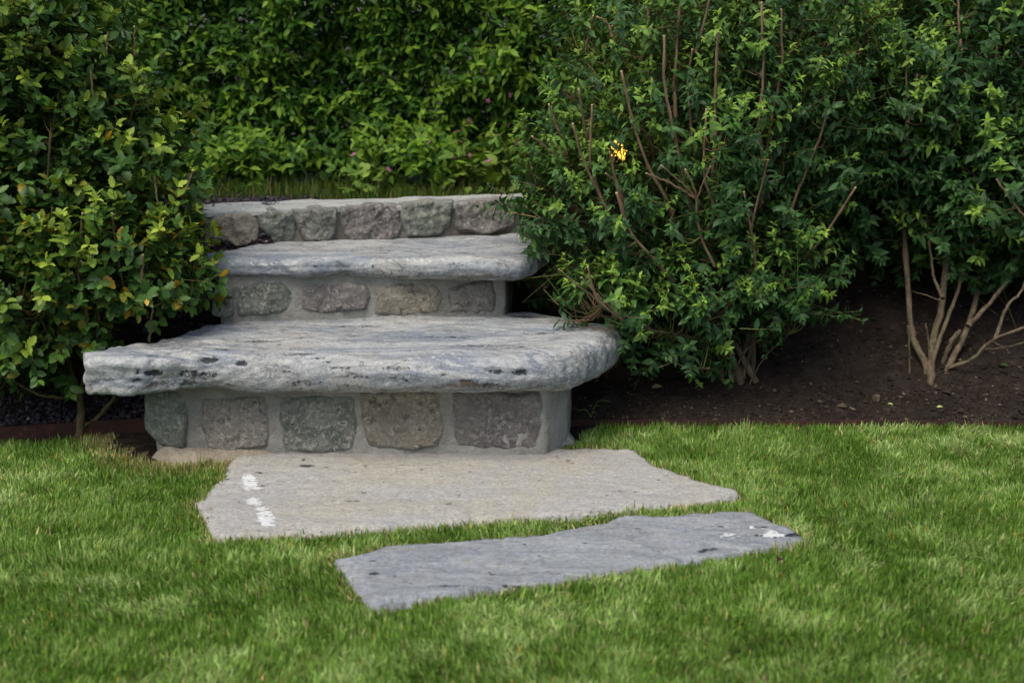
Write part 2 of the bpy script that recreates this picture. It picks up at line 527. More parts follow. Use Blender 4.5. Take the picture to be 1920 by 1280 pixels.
n = 13000
X = rng.uniform(-1.75, -0.60, n); Y = edge_y(X) + 0.008 + rng.uniform(0, 1, n) * 1.1
P = np.column_stack([X, Y, soil_h(X, Y) + 0.002 + rng.uniform(0, 0.010, n)])
keep = ~((X > -0.70) & (Y < 4.15))
P = P[keep]; n = len(P)
S = rng.uniform(0.0045, 0.0085, n)
g = rng.uniform(0.35, 1.6, n)[:, None]
C = np.array([[0.040, 0.034, 0.046]]) * g + rng.normal(size=(n, 3)) * 0.004
w = rng.uniform(0, 1, n) > 0.992
C[w] = [0.3, 0.29, 0.3]
V, F, C = pebbles(P, S, np.clip(C, 0.008, 1), 0.8, 4)
put('lava_gravel', np_mesh('lava_gravel', V, F, M_GRAVEL, C, False), label='dark purple lava gravel under the left shrub', cat='gravel', kind='stuff')

# ------------------------------------------------------------------ slabs
def slab(name, outline, ztop, zbot, label, mat, seed, rtop=0.06, rough_left=None, marks=(), whites=(), N=560, lean=0.0):
    Q = closed_outline(np.array(outline)[:, :2], N)
    d = np.roll(Q, -1, 0) - np.roll(Q, 1, 0); d = norm(d)
    nrm = np.column_stack([d[:, 1], -d[:, 0]])
    area = 0.5 * np.sum(Q[:, 0] * np.roll(Q[:, 1], -1) - np.roll(Q[:, 0], -1) * Q[:, 1])
    if area < 0: nrm = -nrm
    for _ in range(60): nrm = (np.roll(nrm, 1, 0) + nrm * 2 + np.roll(nrm, -1, 0)) / 4
    nrm = norm(nrm)
    c = Q.mean(0)
    P3 = np.column_stack([Q, np.zeros(N)])
    Q = Q + nrm * (0.010 * fbm(P3, 6, seed, 3) + 0.004 * noise(P3, 40, seed + 9))[:, None]
    zc, hh = (ztop + zbot) / 2, (ztop - zbot) / 2
    rsc = np.ones(N) if rough_left is None else 1 - 0.72 * sstep(rough_left + 0.05, rough_left - 0.2, Q[:, 0])
    rings = []
    for th in np.linspace(-1, 1, 27):                       # round nose
        a = th * math.pi / 2
        ex = 2 / 2.3
        cz, sz = abs(math.cos(a)) ** ex, math.copysign(abs(math.sin(a)) ** ex, a)
        r = (rtop if th > 0 else 0.05) * rsc
        rings.append((Q - nrm * (r * (1 - cz))[:, None], zc + hh * sz, nrm * max(cz, 0.0), sz))
    inner = rings[-1][0]
    top = []
    for k in range(1, 46):
        s = 1 - k / 46
        top.append((c + (inner - c) * s, ztop, nrm * 0, 1.0))
    low = rings[0][0]
    bot = [(c + (low - c) * s, zbot, nrm * 0, -1.0) for s in (0.05, 0.5, 0.85)]
    allr = bot + rings + top
    V = np.concatenate([np.column_stack([r[0], np.full(N, r[1])]) for r in allr])
    Nn = norm(np.concatenate([np.column_stack([r[2], np.full(N, r[3])]) for r in allr]))
    V = np.vstack([V, [[c[0], c[1], ztop]], [[c[0], c[1], zbot]]]); Nn = np.vstack([Nn, [[0, 0, 1]], [[0, 0, -1]]])
    m = len(allr)
    i, j = np.meshgrid(np.arange(m - 1), np.arange(N), indexing='ij')
    a0 = (i * N + j).ravel(); a1 = (i * N + (j + 1) % N).ravel()
    F = np.concatenate([np.stack([a0, a1, a1 + N], -1), np.stack([a0, a1 + N, a0 + N], -1)])
    tc, bc = m * N, m * N + 1
    j = np.arange(N); b = (m - 1) * N
    F = np.concatenate([F, np.stack([b + j, b + (j + 1) % N, np.full(N, tc)], -1), np.stack([(j + 1) % N, j, np.full(N, bc)], -1)])
    if area < 0: F = F[:, ::-1]
    # relief
    D = 0.006 * fbm(V, (3, 4, 5), seed + 1, 3) + 0.0022 * fbm(V, (9, 14, 22), seed + 2, 4, 0.6) + 0.0012 * noise(V, (60, 90, 160), seed + 3)
    lam = fbm(V, (3, 7, 7), seed + 4, 4)
    D += 0.0035 * (np.floor(lam * 4) / 4 + sstep(0.75, 1.0, (lam * 4) % 1) / 4) * (Nn[:, 2] > 0.3)
    pits = sstep(0.35, 0.7, fbm(V, (8, 12, 30), seed + 6, 3)) * (np.abs(Nn[:, 2]) < 0.8)
    D -= 0.003 * pits
    # wavy underside
    V[:, 2] += (Nn[:, 2] < 0.2) * 0.011 * fbm(V, (5, 3, 0.1), seed + 12, 2) * sstep(0.2, -0.7, Nn[:, 2])
    if rough_left is not None:
        k = sstep(rough_left + 0.22, rough_left - 0.12, V[:, 0])
        fac = np.full(len(V), 9.0)
        rr = np.random.default_rng(seed)
        cell = fbm(V, (7, 7, 13), seed + 7, 2) + 0.6 * np.abs(noise(V, (15, 15, 24), seed + 8))
        D += k * 0.020 * (np.clip(np.abs(cell), 0, 0.9) - 0.55) * sstep(0.95, 0.5, np.abs(Nn[:, 2])) + k * 0.006 * np.abs(fbm(V, (28, 28, 60), seed + 9, 3))
    V = V + Nn * D[:, None]
    # marks of dark mineral, rust and pale lichen where the photograph has them
    px, py, _ = project(V)
    colr = np.zeros((len(V), 3))
    front = Nn[:, 1] < 0.35
    for (mx, my, rx, ry, amt) in marks:
        gsn = np.exp(-(((px - mx) / rx) ** 2 + ((py - my) / ry) ** 2)) * front
        colr[:, 0] = np.maximum(colr[:, 0], gsn * amt)
        V = V - Nn * (0.009 * gsn * (amt > 0.7))[:, None]
    for (mx, my, rx, ry, amt) in whites:
        gsn = np.exp(-(((px - mx) / rx) ** 2 + ((py - my) / ry) ** 2)) * front
        colr[:, 2] = np.maximum(colr[:, 2], gsn * amt)
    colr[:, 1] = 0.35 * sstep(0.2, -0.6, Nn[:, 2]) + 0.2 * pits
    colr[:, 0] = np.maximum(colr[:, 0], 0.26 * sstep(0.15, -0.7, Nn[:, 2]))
    base = np.array([c[0], c[1], zbot])
    return put(name, np_mesh(name, V - base, F, mat, colr), None, base, label, 'step', 'stone slab steps')

S1 = [at_z(*p) for p in [(150, 694, .25), (163, 712, .24), (230, 717, .24), (330, 713, .24), (450, 706, .245), (600, 708, .245), (720, 712, .245),
      (850, 713, .245), (940, 712, .245), (1010, 706, .245), (1060, 697, .245), (1110, 680, .245), (1148, 661, .25), (1168, 642, .25), (1162, 622, .27),
      (1115, 600, .3), (1050, 586, .3), (950, 578, .3), (700, 578, .3), (520, 588, .3), (400, 603, .3), (345, 622, .3), (310, 634, .3), (250, 644, .3), (185, 656, .3), (155, 671, .28)]]
slab('stone_slab', S1, 0.300, 0.203, 'large weathered grey slab with rough left end, lower of the two step slabs', M_SLAB, 11, 0.055, -0.80,
     marks=[(285, 699, 20, 6, 1.0), (392, 674, 20, 6, 1.0), (453, 680, 11, 6, 1.0), (976, 698, 17, 6, 1.0), (930, 696, 22, 4, .85), (257, 713, 10, 5, .8),
            (258, 697, 6, 4, .9), (875, 714, 20, 5, .7), (372, 702, 60, 12, .60), (330, 718, 90, 9, .50), (200, 712, 40, 10, .36), (640, 690, 30, 4, .55), (610, 678, 22, 4, .5), (690, 706, 40, 3, .6), (560, 664, 60, 3, .6), (600, 672, 25, 3, .6), (480, 640, 70, 3, .5), (820, 632, 90, 3, .5), (660, 612, 90, 2.5, .5), (1010, 625, 60, 3, .5), (300, 668, 30, 4, .5), (540, 694, 24, 3, .55), (830, 700, 26, 3, .55), (1040, 668, 40, 3, .4), (430, 700, 30, 4, .5), (880, 648, 70, 2.5, .5), (420, 655, 40, 2.5, .5),
            (575, 717, 60, 8, .48), (755, 710, 60, 9, .50), (905, 722, 70, 8, .55), (745, 690, 34, 5, .5), (660, 722, 40, 6, .45), (700, 640, 160, 8, .25), (960, 650, 80, 5, .42), (990, 594, 45, 4, .6), (580, 622, 70, 5, .25)],
     whites=[(165, 683, 6, 3, .9), (249, 695, 8, 5, .9), (1085, 650, 60, 12, .42), (800, 668, 120, 14, .36), (560, 660, 150, 12, .3)])
S2 = [at_z(*p) for p in [(352, 498, .45), (365, 508, .44), (420, 514, .44), (560, 513, .44), (700, 510, .44), (850, 512, .44), (945, 514, .44), (992, 509, .44), (1022, 492, .45),
      (1028, 468, .47), (1000, 444, .48), (950, 432, .48), (700, 430, .48), (520, 440, .48), (470, 452, .48), (420, 468, .48), (372, 484, .47)]]
slab('stone_slab', S2, 0.480, 0.420, 'long pale grey slab, upper of the two step slabs, below top wall', M_SLAB, 37, 0.05, -0.95,
     marks=[(850, 495, 40, 7, .4), (590, 500, 8, 5, .45), (700, 500, 3, 12, .4), (640, 495, 14, 3, .4), (470, 518, 60, 5, .42), (700, 465, 120, 4, .3)],
     whites=[(760, 488, 120, 8, .4), (500, 492, 90, 10, .4)])

# ------------------------------------------------------------------ rubble walls
def mortar_core(path, z0, z1, mat, seed, amp=0.004, res=0.012, close_top=False, topmat=None):
    """wall body with vertical faces along a closed plan outline"""
    P = np.asarray(path, float)
    pts = []
    for a, b in zip(P, np.roll(P, -1, 0)):
        k = max(2, int(np.linalg.norm(b - a) / res))
        pts.append(a + (b - a) * np.linspace(0, 1, k, endpoint=False)[:, None])
    Q = np.concatenate(pts)
    for _ in range(2): Q = (np.roll(Q, 1, 0) + 2 * Q + np.roll(Q, -1, 0)) / 4
    N = len(Q)
    d = norm(np.roll(Q, -1, 0) - np.roll(Q, 1, 0)); nrm = np.column_stack([d[:, 1], -d[:, 0]])
    zs = np.arange(z0, z1 + 1e-6, (z1 - z0) / max(2, int((z1 - z0) / res)))
    V = np.concatenate([np.column_stack([Q, np.full(N, z)]) for z in zs])
    NN = np.tile(nrm, (len(zs), 1))
    D = amp * fbm(V, 14, seed, 3) + amp * 0.6 * noise(V, 60, seed + 3)
    V[:, :2] += NN * D[:, None]
    i, j = np.meshgrid(np.arange(len(zs) - 1), np.arange(N), indexing='ij')
    a0 = (i * N + j).ravel(); a1 = (i * N + (j + 1) % N).ravel()
    F = np.stack([a0, a1, a1 + N, a0 + N], -1)
    if close_top:                                             # rounded shoulder, then flat top rings
        c = Q.mean(0); rows = []
        for s, dz in ((0.006, 0.004), (0.014, 0.006)):
            rows.append(np.column_stack([Q - nrm * s, np.full(N, z1 + dz)]))
        inner = rows[-1][:, :2]
        # rings shrink across the wall's depth only
        ax = norm((P[1] - P[0])[None])[0]; bx = np.array([-ax[1], ax[0]])
        rel = inner - c; u = rel @ ax; w = rel @ bx
        for s in (0.8, 0.6, 0.4, 0.2, 0.02):
            rows.append(np.column_stack([c + np.outer(u * (0.98 + 0.02 * s), ax) + np.outer(w * s, bx), np.full(N, z1 + 0.006)]))
        R = np.concatenate(rows); R[:, 2] += 0.005 * fbm(R, 9, seed + 5, 3)
        off = len(V); V = np.concatenate([V, R])
        base = off - N
        i, j = np.meshgrid(np.arange(len(rows)), np.arange(N), indexing='ij')
        a0 = (base + i * N + j).ravel(); a1 = (base + i * N + (j + 1) % N).ravel()
        F = np.concatenate([F, np.stack([a0, a1, a1 + N, a0 + N], -1)])
    return V, F

def face_patch(poly, O, ex, ey, en, proud, res, seed, edge=0.012, facets=3, rough=0.004, depth=0.012, wobble=0.004):
    """one stone or flag: an irregular outline in a plane, raised and rounded, with vertical sides"""
    poly = np.asarray(poly, float)
    per = np.linalg.norm(np.roll(poly, -1, 0) - poly, axis=1)
    poly = np.concatenate([a + (b - a) * np.linspace(0, 1, max(2, int(l / per.sum() * max(90, 8 * len(poly)))), endpoint=False)[:, None] for a, b, l in zip(poly, np.roll(poly, -1, 0), per)])
    for _ in range(2): poly = (np.roll(poly, 1, 0) + 2 * poly + np.roll(poly, -1, 0)) / 4
    P3 = np.column_stack([poly, np.zeros(len(poly))])
    c = poly.mean(0)
    poly = poly + norm(poly - c) * (wobble * fbm(P3, 30, seed, 3))[:, None]
    lo, hi = poly.min(0) - 1.5 * res, poly.max(0) + 1.5 * res
    xs, ys = np.arange(lo[0], hi[0], res), np.arange(lo[1], hi[1], res)
    X, Y = np.meshgrid(xs, ys, indexing='ij'); nx, ny = X.shape
    P = np.column_stack([X.ravel(), Y.ravel()])
    d, near = poly_sdf(P, poly)
    use = d > -1.45 * res
    out = d < 0
    P2 = np.where(out[:, None], near, P)
    h = proud * sstep(0, edge, d) ** 0.6
    r = np.random.default_rng(seed)
    span = max(hi - lo)
    if facets:
        fh = np.full(len(P), 1e9)
        for _ in range(facets):
            a = r.uniform(0, 6.28); g = r.uniform(0.03, 0.28)
            fh = np.minimum(fh, g * (np.cos(a) * (P[:, 0] - c[0]) + np.sin(a) * (P[:, 1] - c[1])) + r.uniform(0, 0.008))
        h = h + np.clip(fh, -0.45 * proud, 0.008) * sstep(0, edge, d)
    Pn = np.column_stack([P, np.full(len(P), seed * 1.7)])
    h = h + rough * (fbm(Pn, 22, seed + 2, 4, 0.6)) * sstep(0, edge * .7, d)
    h = np.where(out, -depth, np.maximum(h, min(0.5 * proud, 0.003) * sstep(0, 0.010, d)) - 0.0025 * sstep(0.012, 0, d) * (proud > 0))
    V = O + P2[:, :1] * ex + P2[:, 1:] * ey + h[:, None] * en
    i, j = np.meshgrid(np.arange(nx - 1), np.arange(ny - 1), indexing='ij')
    a = (i * ny + j).ravel()
    Fq = np.stack([a, a + ny, a + ny + 1, a + 1], -1)
    Fq = Fq[use[Fq].all(1) & (d[Fq] > -1e-9).any(1)]
    idx = np.unique(Fq); mp = np.zeros(len(V), int); mp[idx] = np.arange(len(idx))
    return V[idx], mp[Fq], P[idx], d[idx]

def on_face(px, py, A, ex, en):
    """pixel -> coordinates (along, height) on the vertical plane through A"""
    r = ray(px, py); C0 = np.array([0, 0, CAM_H])
    t = ((A - C0) @ en) / (r @ en)
    p = C0 + r * t
    return np.array([(p - A) @ ex, p[2] - A[2]])

def wall_stones(root, stones, A2, B2, z0, mats, proud, seed, edge=0.012, rough=0.004):
    A = np.array([A2[0], A2[1], z0]); ex = np.array([*norm((B2 - A2)[None])[0], 0.0]); ey = np.array([0, 0, 1.0])
    en = np.array([ex[1], -ex[0], 0.0])
    for k, (mi, pts) in enumerate(stones):
        poly = np.array([on_face(x, y, A, ex, en) for x, y in pts]); pc = poly.mean(0); poly = pc + (poly - pc) * 1.07
        V, F, _, d = face_patch(poly, A, ex, ey, en, proud, 0.0035, seed + k * 5, edge, 3, rough)
        cc = np.zeros((len(V), 3)); cc[:, 0] = sstep(0.014, 0.0, d) * 0.85
        put('stone', np_mesh('stone', V - np.array(root.location), F, mats[mi], cc), root)

def rock_block(c, dims, seed, R=None, amp=0.012):
    n = 22
    u = np.linspace(-1, 1, n)
    Vs, Fs, k = [], [], 0
    for ax in range(3):
        for s in (-1, 1):
            A, B = np.meshgrid(u, u, indexing='ij')
            P = np.zeros((n * n, 3)); P[:, ax] = s; P[:, (ax + 1) % 3] = A.ravel(); P[:, (ax + 2) % 3] = B.ravel()
            i, j = np.meshgrid(np.arange(n - 1), np.arange(n - 1), indexing='ij')
            a = (i * n + j).ravel() + k
            f = np.stack([a, a + n, a + n + 1, a + 1], -1)
            Fs.append(f if s > 0 else f[:, ::-1]); Vs.append(P); k += n * n
    V = np.concatenate(Vs); F = np.concatenate(Fs)
    S = V / (np.sum(np.abs(V) ** 7, 1) ** (1 / 7))[:, None]
    Nn = norm(S)
    P = S * np.array(dims) / 2
    r = np.random.default_rng(seed)
    for _ in range(9):                                        # chipped planes
        d = norm(r.normal(size=(1, 3)))[0]; off = np.percentile(P @ d, r.uniform(90, 98))
        P = P - np.outer(np.maximum(P @ d - off, 0) * 0.85, d)
    P = P + Nn * (amp * 0.35 * fbm(P, 16, seed, 4, 0.6))[:, None]
    return P + np.array(c), F

# lowest riser
A1, B1 = at_z(292, 846, 0.02)[:2], at_z(1024, 851, 0.02)[:2]
E1 = at_z(1063, 827, 0.02)[:2]
root = thing('riser_wall', 'lowest rubble stone riser with five big stones in grey mortar, under the lower slab', 'wall', (*A1, 0), 'rubble stone risers')
V, F = mortar_core([A1, B1, E1, [E1[0] + 0.03, 3.98], [A1[0] + 0.02, 3.98]], -0.05, 0.214, M_MORTAR, 3, 0.0026, 0.007)
put('mortar', np_mesh('mortar', V - np.array(root.location), F, M_MORTAR), root)
st1 = [(1, [(381, 749), (440, 745), (496, 746), (501, 800), (498, 836), (440, 842), (390, 838), (379, 800)]),
       (2, [(527, 746), (600, 742), (661, 747), (667, 812), (660, 842), (600, 847), (537, 843), (525, 790)]),
       (3, [(680, 737), (770, 733), (825, 737), (828, 800), (819, 835), (770, 840), (692, 835), (680, 790)]),
       (4, [(850, 738), (950, 735), (1010, 738), (1013, 800), (1008, 836), (950, 842), (864, 833), (852, 790)])]
wall_stones(root, st1, A1, B1, 0.02, M_RUB, 0.007, 101, 0.010, 0.0035)
a = at_z(284, 838, 0.02); b = at_z(360, 838, 0.02)
V, F = rock_block(((a[0] + b[0]) / 2, A1[1] + 0.055, 0.108), (b[0] - a[0], 0.16, 0.178), 9)
put('stone', np_mesh('stone', V - np.array(root.location), F, M_RUB[0]), root)
# hairline crack pieces: mortar fillet at the right foot
V, F, _, _ = face_patch([at_z(x, y, 0.0)[:2] for x, y in [(1030, 852), (1060, 848), (1088, 840), (1082, 826), (1066, 815), (1050, 822), (1035, 838)]],
                        np.array([0, 0, 0.0]), np.array([1., 0, 0]), np.array([0, 1., 0]), np.array([0, 0, 1.]), 0.045, 0.005, 55, 0.05, 0, 0.006, 0.03)
put('mortar_fillet', np_mesh('mortar_fillet', V - np.array(root.location), F, M_MORTAR), root)
# sandy mortar smear at the left foot
V, F, _, _ = face_patch([at_z(x, y, 0.0)[:2] for x, y in [(275, 866), (300, 845), (345, 834), (420, 840), (500, 846), (560, 850), (560, 858), (505, 866), (440, 872), (380, 874), (310, 876)]],
                        np.array([0, 0, 0.0]), np.array([1., 0, 0]), np.array([0, 1., 0]), np.array([0, 0, 1.]), 0.034, 0.005, 61, 0.05, 0, 0.008, 0.03)
put('mortar_smear', np_mesh('mortar_smear', V, F, M_SMEAR), label='sandy mortar smear at the left foot of the lowest riser', cat='mortar')

# second riser
A2, B2 = at_z(412, 604, 0.30)[:2], at_z(948, 590, 0.30)[:2]
root = thing('riser_wall', 'middle rubble stone riser in shadow between the two slabs', 'wall', (*A2, 0.2), 'rubble stone risers')
V, F = mortar_core([A2, B2, [B2[0] + 0.02, 4.45], [A2[0], 4.45]], 0.2, 0.432, M_MORTAR_B, 13, 0.0028, 0.007)
put('mortar', np_mesh('mortar', V - np.array(root.location), F, M_MORTAR), root)
st2 = [(2, [(440, 538), (480, 530), (530, 531), (545, 545), (543, 583), (500, 592), (447, 592)]),
       (4, [(566, 536), (620, 530), (684, 533), (693, 555), (688, 582), (610, 588), (568, 580)]),
       (3, [(704, 537), (760, 530), (820, 532), (828, 560), (823, 584), (760, 592), (708, 588)]),
       (1, [(838, 540), (870, 530), (922, 527), (928, 560), (923, 584), (845, 585)])]
wall_stones(root, st2, A2, B2, 0.30, M_RUB, 0.009, 151, 0.012, 0.004)
p = at_z(418, 604, 0.30)
V, F = rock_block((p[0], p[1] + 0.03, 0.362), (0.06, 0.10, 0.09), 19)
put('stone', np_mesh('stone', V - np.array(root.location), F, M_RUB[0]), root)

# top wall with its pale coping
root = thing('retaining_wall', 'low top wall of rough stones with pale coping, in front of the hedge', 'wall', (*W3L, 0.40), None)
cor = [W3L, W3R, W3R + w3n * 0.19, W3L + w3n * 0.19]
V, F = mortar_core(cor, 0.36, 0.566, M_MORTAR_B, 23, 0.004, 0.010)
put('mortar', np_mesh('mortar', V - np.array(root.location), F, M_MORTAR_B), root)
g = w3n * 0.006; e = w3d * 0.006
V, F = mortar_core([W3L + g * -1 - e, W3R - g + e, W3R + w3n * 0.196 + e, W3L + w3n * 0.196 - e], 0.566, 0.580, M_COPING, 29, 0.006, 0.010, True)
put('coping', np_mesh('coping', V - np.array(root.location), F, M_COPING), root)
st3 = [(3, [(398, 408), (430, 399), (474, 397), (485, 420), (488, 452), (440, 464), (396, 448)]),
       (0, [(478, 398), (510, 392), (542, 395), (556, 430), (550, 453), (500, 458), (490, 430)]),
       (2, [(545, 393), (600, 386), (632, 389), (632, 430), (618, 452), (575, 452), (558, 425)]),
       (4, [(637, 389), (700, 382), (744, 382), (754, 420), (742, 450), (656, 452), (640, 420)]),
       (0, [(748, 382), (800, 375), (849, 376), (844, 425), (822, 442), (762, 444), (754, 415)]),
       (4, [(852, 379), (930, 371), (962, 372), (963, 425), (905, 440), (858, 432)]),
       (1, [(968, 379), (1012, 372), (1024, 390), (1018, 424), (982, 430), (968, 405)])]
wall_stones(root, st3, W3L, W3R, 0.48, M_RUB, 0.022, 201, 0.014, 0.008)

# ------------------------------------------------------------------ flagstones
FL1 = np.array([at_z(x, y, 0.022)[:2] for x, y in [(440, 845), (560, 838), (800, 835), (1050, 836), (1130, 832), (1182, 841), (1215, 860), (1262, 880), (1300, 894), (1340, 904),
      (1372, 912), (1393, 926), (1330, 936), (1200, 947), (1100, 957), (900, 971), (700, 986), (560, 995), (402, 1003), (390, 987), (384, 965), (362, 936), (385, 920), (405, 900), (424, 880), (418, 866)]])
FL2 = np.array([at_z(x, y, 0.022)[:2] for x, y in [(621, 1038), (700, 1021), (800, 1013), (900, 1006), (960, 1001), (1030, 987), (1100, 976), (1200, 966), (1300, 958), (1388, 950), (1420, 957), (1455, 974),
      (1516, 1001), (1498, 1009), (1380, 1031), (1250, 1051), (1140, 1068), (1013, 1088), (900, 1103), (793, 1119), (689, 1134), (670, 1102), (645, 1066)]])

def flag_z(P3, seed):
    lam = fbm(P3, (2.2, 5, 1), seed + 3, 5, 0.55)
    return 0.020 + 0.0045 * (np.floor(lam * 5) / 5 + sstep(0.7, 1, (lam * 5) % 1) / 5) + 0.0012 * fbm(P3, 40, seed + 5, 3)

def flagstone(poly, label, mat, seed, dark, rust):
    O = np.array([0, 0, 0.0])
    V, F, P, d = face_patch(poly, O, np.array([1., 0, 0]), np.array([0, 1., 0]), np.array([0, 0, 1.]), 0.0, 0.006, seed, 0.006, 0, 0.0, 0.05, 0.002)
    top = V[:, 2] > -0.04
    P3 = np.column_stack([V[:, :2], np.zeros(len(V))])
    z = flag_z(P3, seed)
    z -= 0.010 * sstep(0.03, 0.0, d) * (0.5 + fbm(P3, 12, seed + 8, 2))
    V[:, 2] = np.where(top, z, -0.05)
    col = np.zeros((len(V), 3))
    px, py, _ = project(V)
    for mx, my, rx, ry, amt in dark:
        gs = np.exp(-(((px - mx) / rx) ** 2 + ((py - my) / ry) ** 2))
        col[:, 0] = np.maximum(col[:, 0], amt * gs)
    for mx, my, rx, ry, amt in rust:
        gs = np.exp(-(((px - mx) / rx) ** 2 + ((py - my) / ry) ** 2))
        col[:, 1] = np.maximum(col[:, 1], amt * gs)
    col[:, 0] = np.maximum(col[:, 0], 0.25 * sstep(0.012, 0.0, d))
    base = np.array([*poly.mean(0), 0.0])
    return put('flagstone', np_mesh('flagstone', V - base, F, mat, col), None, base, label, 'flagstone', 'flagstones set in the lawn'), base

f1, b1 = flagstone(FL1, 'wide pale beige flagstone with white paint marks, at the foot of the steps', M_FLAG, 301,
               [(575, 873, 16, 3, .8), (568, 862, 5, 4, .7), (485, 886, 12, 2, .7), (660, 939, 24, 2, .5), (425, 883, 10, 6, .6), (385, 970, 9, 5, .7), (840, 944, 14, 3, .5), (1160, 920, 25, 3, .35), (1000, 900, 30, 3, .3)],
               [(700, 862, 160, 8, .42), (1000, 865, 120, 12, .3), (600, 920, 90, 10, .25), (390, 950, 14, 10, .5)])
f2, b2 = flagstone(FL2, 'narrow blue grey flagstone in the lawn, nearest to the camera', M_FLAG2, 331,
               [(1450, 1004, 45, 3, .8), (1490, 1002, 22, 5, .8), (1330, 1030, 25, 3, .7), (1315, 1034, 12, 3, .8), (700, 1075, 16, 3, .7), (1000, 1075, 60, 4, .4), (840, 1098, 50, 3, .6), (950, 1100, 90, 5, .5), (1430, 988, 20, 3, .5), (740, 1080, 8, 3, .5)],
               [(780, 1030, 120, 8, .3)])

def paint(root, base, fseed, x0, x1, y0, y1, shape, thr, seed, sc=(90, 260)):
    """thin irregular flakes of white paint lying on a flagstone"""
    a, b, c2 = at_z(x0, y1, 0.026), at_z(x1, y1, 0.026), at_z(x0, y0, 0.026)
    res = 0.0016
    xs = np.arange(at_z(x0, y0, .026)[0] - .03, b[0] + .03, res); ys = np.arange(a[1], c2[1], res)
    X, Y = np.meshgrid(xs, ys, indexing='ij'); nx, ny = X.shape
    P = np.column_stack([X.ravel(), Y.ravel(), np.full(X.size, 0.0262)])
    px, py, _ = project(P)
    v = shape(px, py) + 0.42 * fbm(P, (sc[0] * .7, sc[1] * .7, 1), seed, 3, 0.65)
    on = v > thr
    i, j = np.meshgrid(np.arange(nx - 1), np.arange(ny - 1), indexing='ij')
    q = (i * ny + j).ravel(); Fq = np.stack([q, q + ny, q + ny + 1, q + 1], -1)
    Fq = Fq[on[Fq].sum(1) >= 3]
    if not len(Fq): return
    lab = np.arange(len(P))
    for _ in range(200):                                      # one object for each separate fleck
        m = lab[Fq].min(1); new = lab.copy()
        np.minimum.at(new, Fq.ravel(), np.repeat(m, 4))
        if (new == lab).all(): break
        lab = new
    fl = lab[Fq[:, 0]]
    for k in np.unique(fl):
        f = Fq[fl == k]
        if len(f) < 5: continue
        idx = np.unique(f); mp = np.zeros(len(P), int); mp[idx] = np.arange(len(idx))
        V = P[idx]; V[:, 2] = flag_z(V * np.array([1, 1, 0.0]), fseed) + 0.0010 + 0.0003 * noise(V, 150, 3)
        put('paint_mark', np_mesh('paint_mark', V - base, mp[f], M_PAINT), root)

def blob(*es):
    def f(px, py):
        r = np.full(len(px), -9.0)
        for x, y, rx, ry in es:
            r = np.maximum(r, 1 - np.sqrt(((px - x) / rx) ** 2 + ((py - y) / ry) ** 2))
        return r
    return f
paint(f1, b1, 301, 445, 495, 878, 922, blob((466, 890, 16, 8), (470, 899, 18, 9), (462, 908, 8, 6), (480, 907, 12, 4)), 0.16, 5, (90, 420))
paint(f1, b1, 301, 455, 500, 920, 944, blob((474, 931, 16, 6), (478, 936, 22, 5)), 0.18, 6, (90, 420))
paint(f1, b1, 301, 470, 525, 942, 988, blob((490, 948, 18, 5), (497, 958, 20, 8), (498, 970, 20, 9), (500, 977, 16, 7)), 0.16, 7, (90, 420))
paint(f2, b2, 331, 1425, 1480, 985, 1006, blob((1443, 996, 16, 9), (1458, 997, 18, 5)), 0.2, 8, (90, 300))
paint(f2, b2, 331, 1300, 1430, 975, 1012, blob((1365, 998, 70, 16), (1410, 985, 30, 7)), 0.95, 9, (110, 300))

n = 120
X = rng.uniform(-0.85, 0.65, n); Y = rng.uniform(2.65, 3.5, n); P2 = np.column_stack([X, Y])
d1, _ = poly_sdf(P2, FL1); d2, _ = poly_sdf(P2, FL2)
k = (d1 > 0.015) | (d2 > 0.015); P2, d1 = P2[k], d1[k]; n = len(P2)
z = np.where(d1 > 0, flag_z(np.column_stack([P2, np.zeros(n)]), 301), flag_z(np.column_stack([P2, np.zeros(n)]), 331)) + 0.001
C = np.where(rng.uniform(0, 1, (n, 1)) < 0.4, np.array([[0.30, 0.25, 0.12]]), np.array([[0.05, 0.045, 0.04]])) * rng.uniform(.6, 1.2, (n, 1))
V, F, C = pebbles(np.column_stack([P2, z]), 0.0012 + 0.0022 * rng.uniform(0, 1, n) ** 2, C, 0.3, 8)
V[:, 0] += (V[:, 0] - np.repeat(P2[:, 0], 6)) * 1.8
put('grass_clippings', np_mesh('grass_clippings', V, F, M_CRUMB, C, False), label='tiny dry clippings scattered on the two flagstones', cat='clippings', kind='stuff')

# ------------------------------------------------------------------ lawn edging of rusty steel
def edging(name, xs, top, label):
    P = []
    Y = edge_y(xs)
    t2 = 0.0025
    lo = np.full(len(xs), -0.05); hi = np.full(len(xs), top) + 0.002 * noise(np.column_stack([xs, Y]), 4, 2)
    ring = np.stack([np.column_stack([xs, Y - t2, lo]), np.column_stack([xs, Y - t2, hi]), np.column_stack([xs, Y + t2, hi]), np.column_stack([xs, Y + t2, lo])], 1)
    n = len(xs); V = ring.reshape(-1, 3)
    i, j = np.meshgrid(np.arange(n - 1), np.arange(4), indexing='ij')
    a0 = (i * 4 + j).ravel(); a1 = (i * 4 + (j + 1) % 4).ravel()
    F = np.stack([a0, a0 + 4, a1 + 4, a1], -1)
    F = np.concatenate([F, [[0, 1, 2, 3]], [[4 * n - 1, 4 * n - 2, 4 * n - 3, 4 * n - 4]]])
    b = np.array([xs[0], Y[0], 0])
    put(name, np_mesh(name, V - b, F, M_RUST, None, False), None, b, label, 'edging', 'rusty lawn edging')
edging('lawn_edging', np.linspace(-3.2, A1[0] + 0.03, 60), 0.052, 'rusty steel lawn edging left of the steps')
edging('lawn_edging', np.linspace(E1[0] + 0.004, 3.4, 60), 0.031, 'rusty steel lawn edging right of the steps')

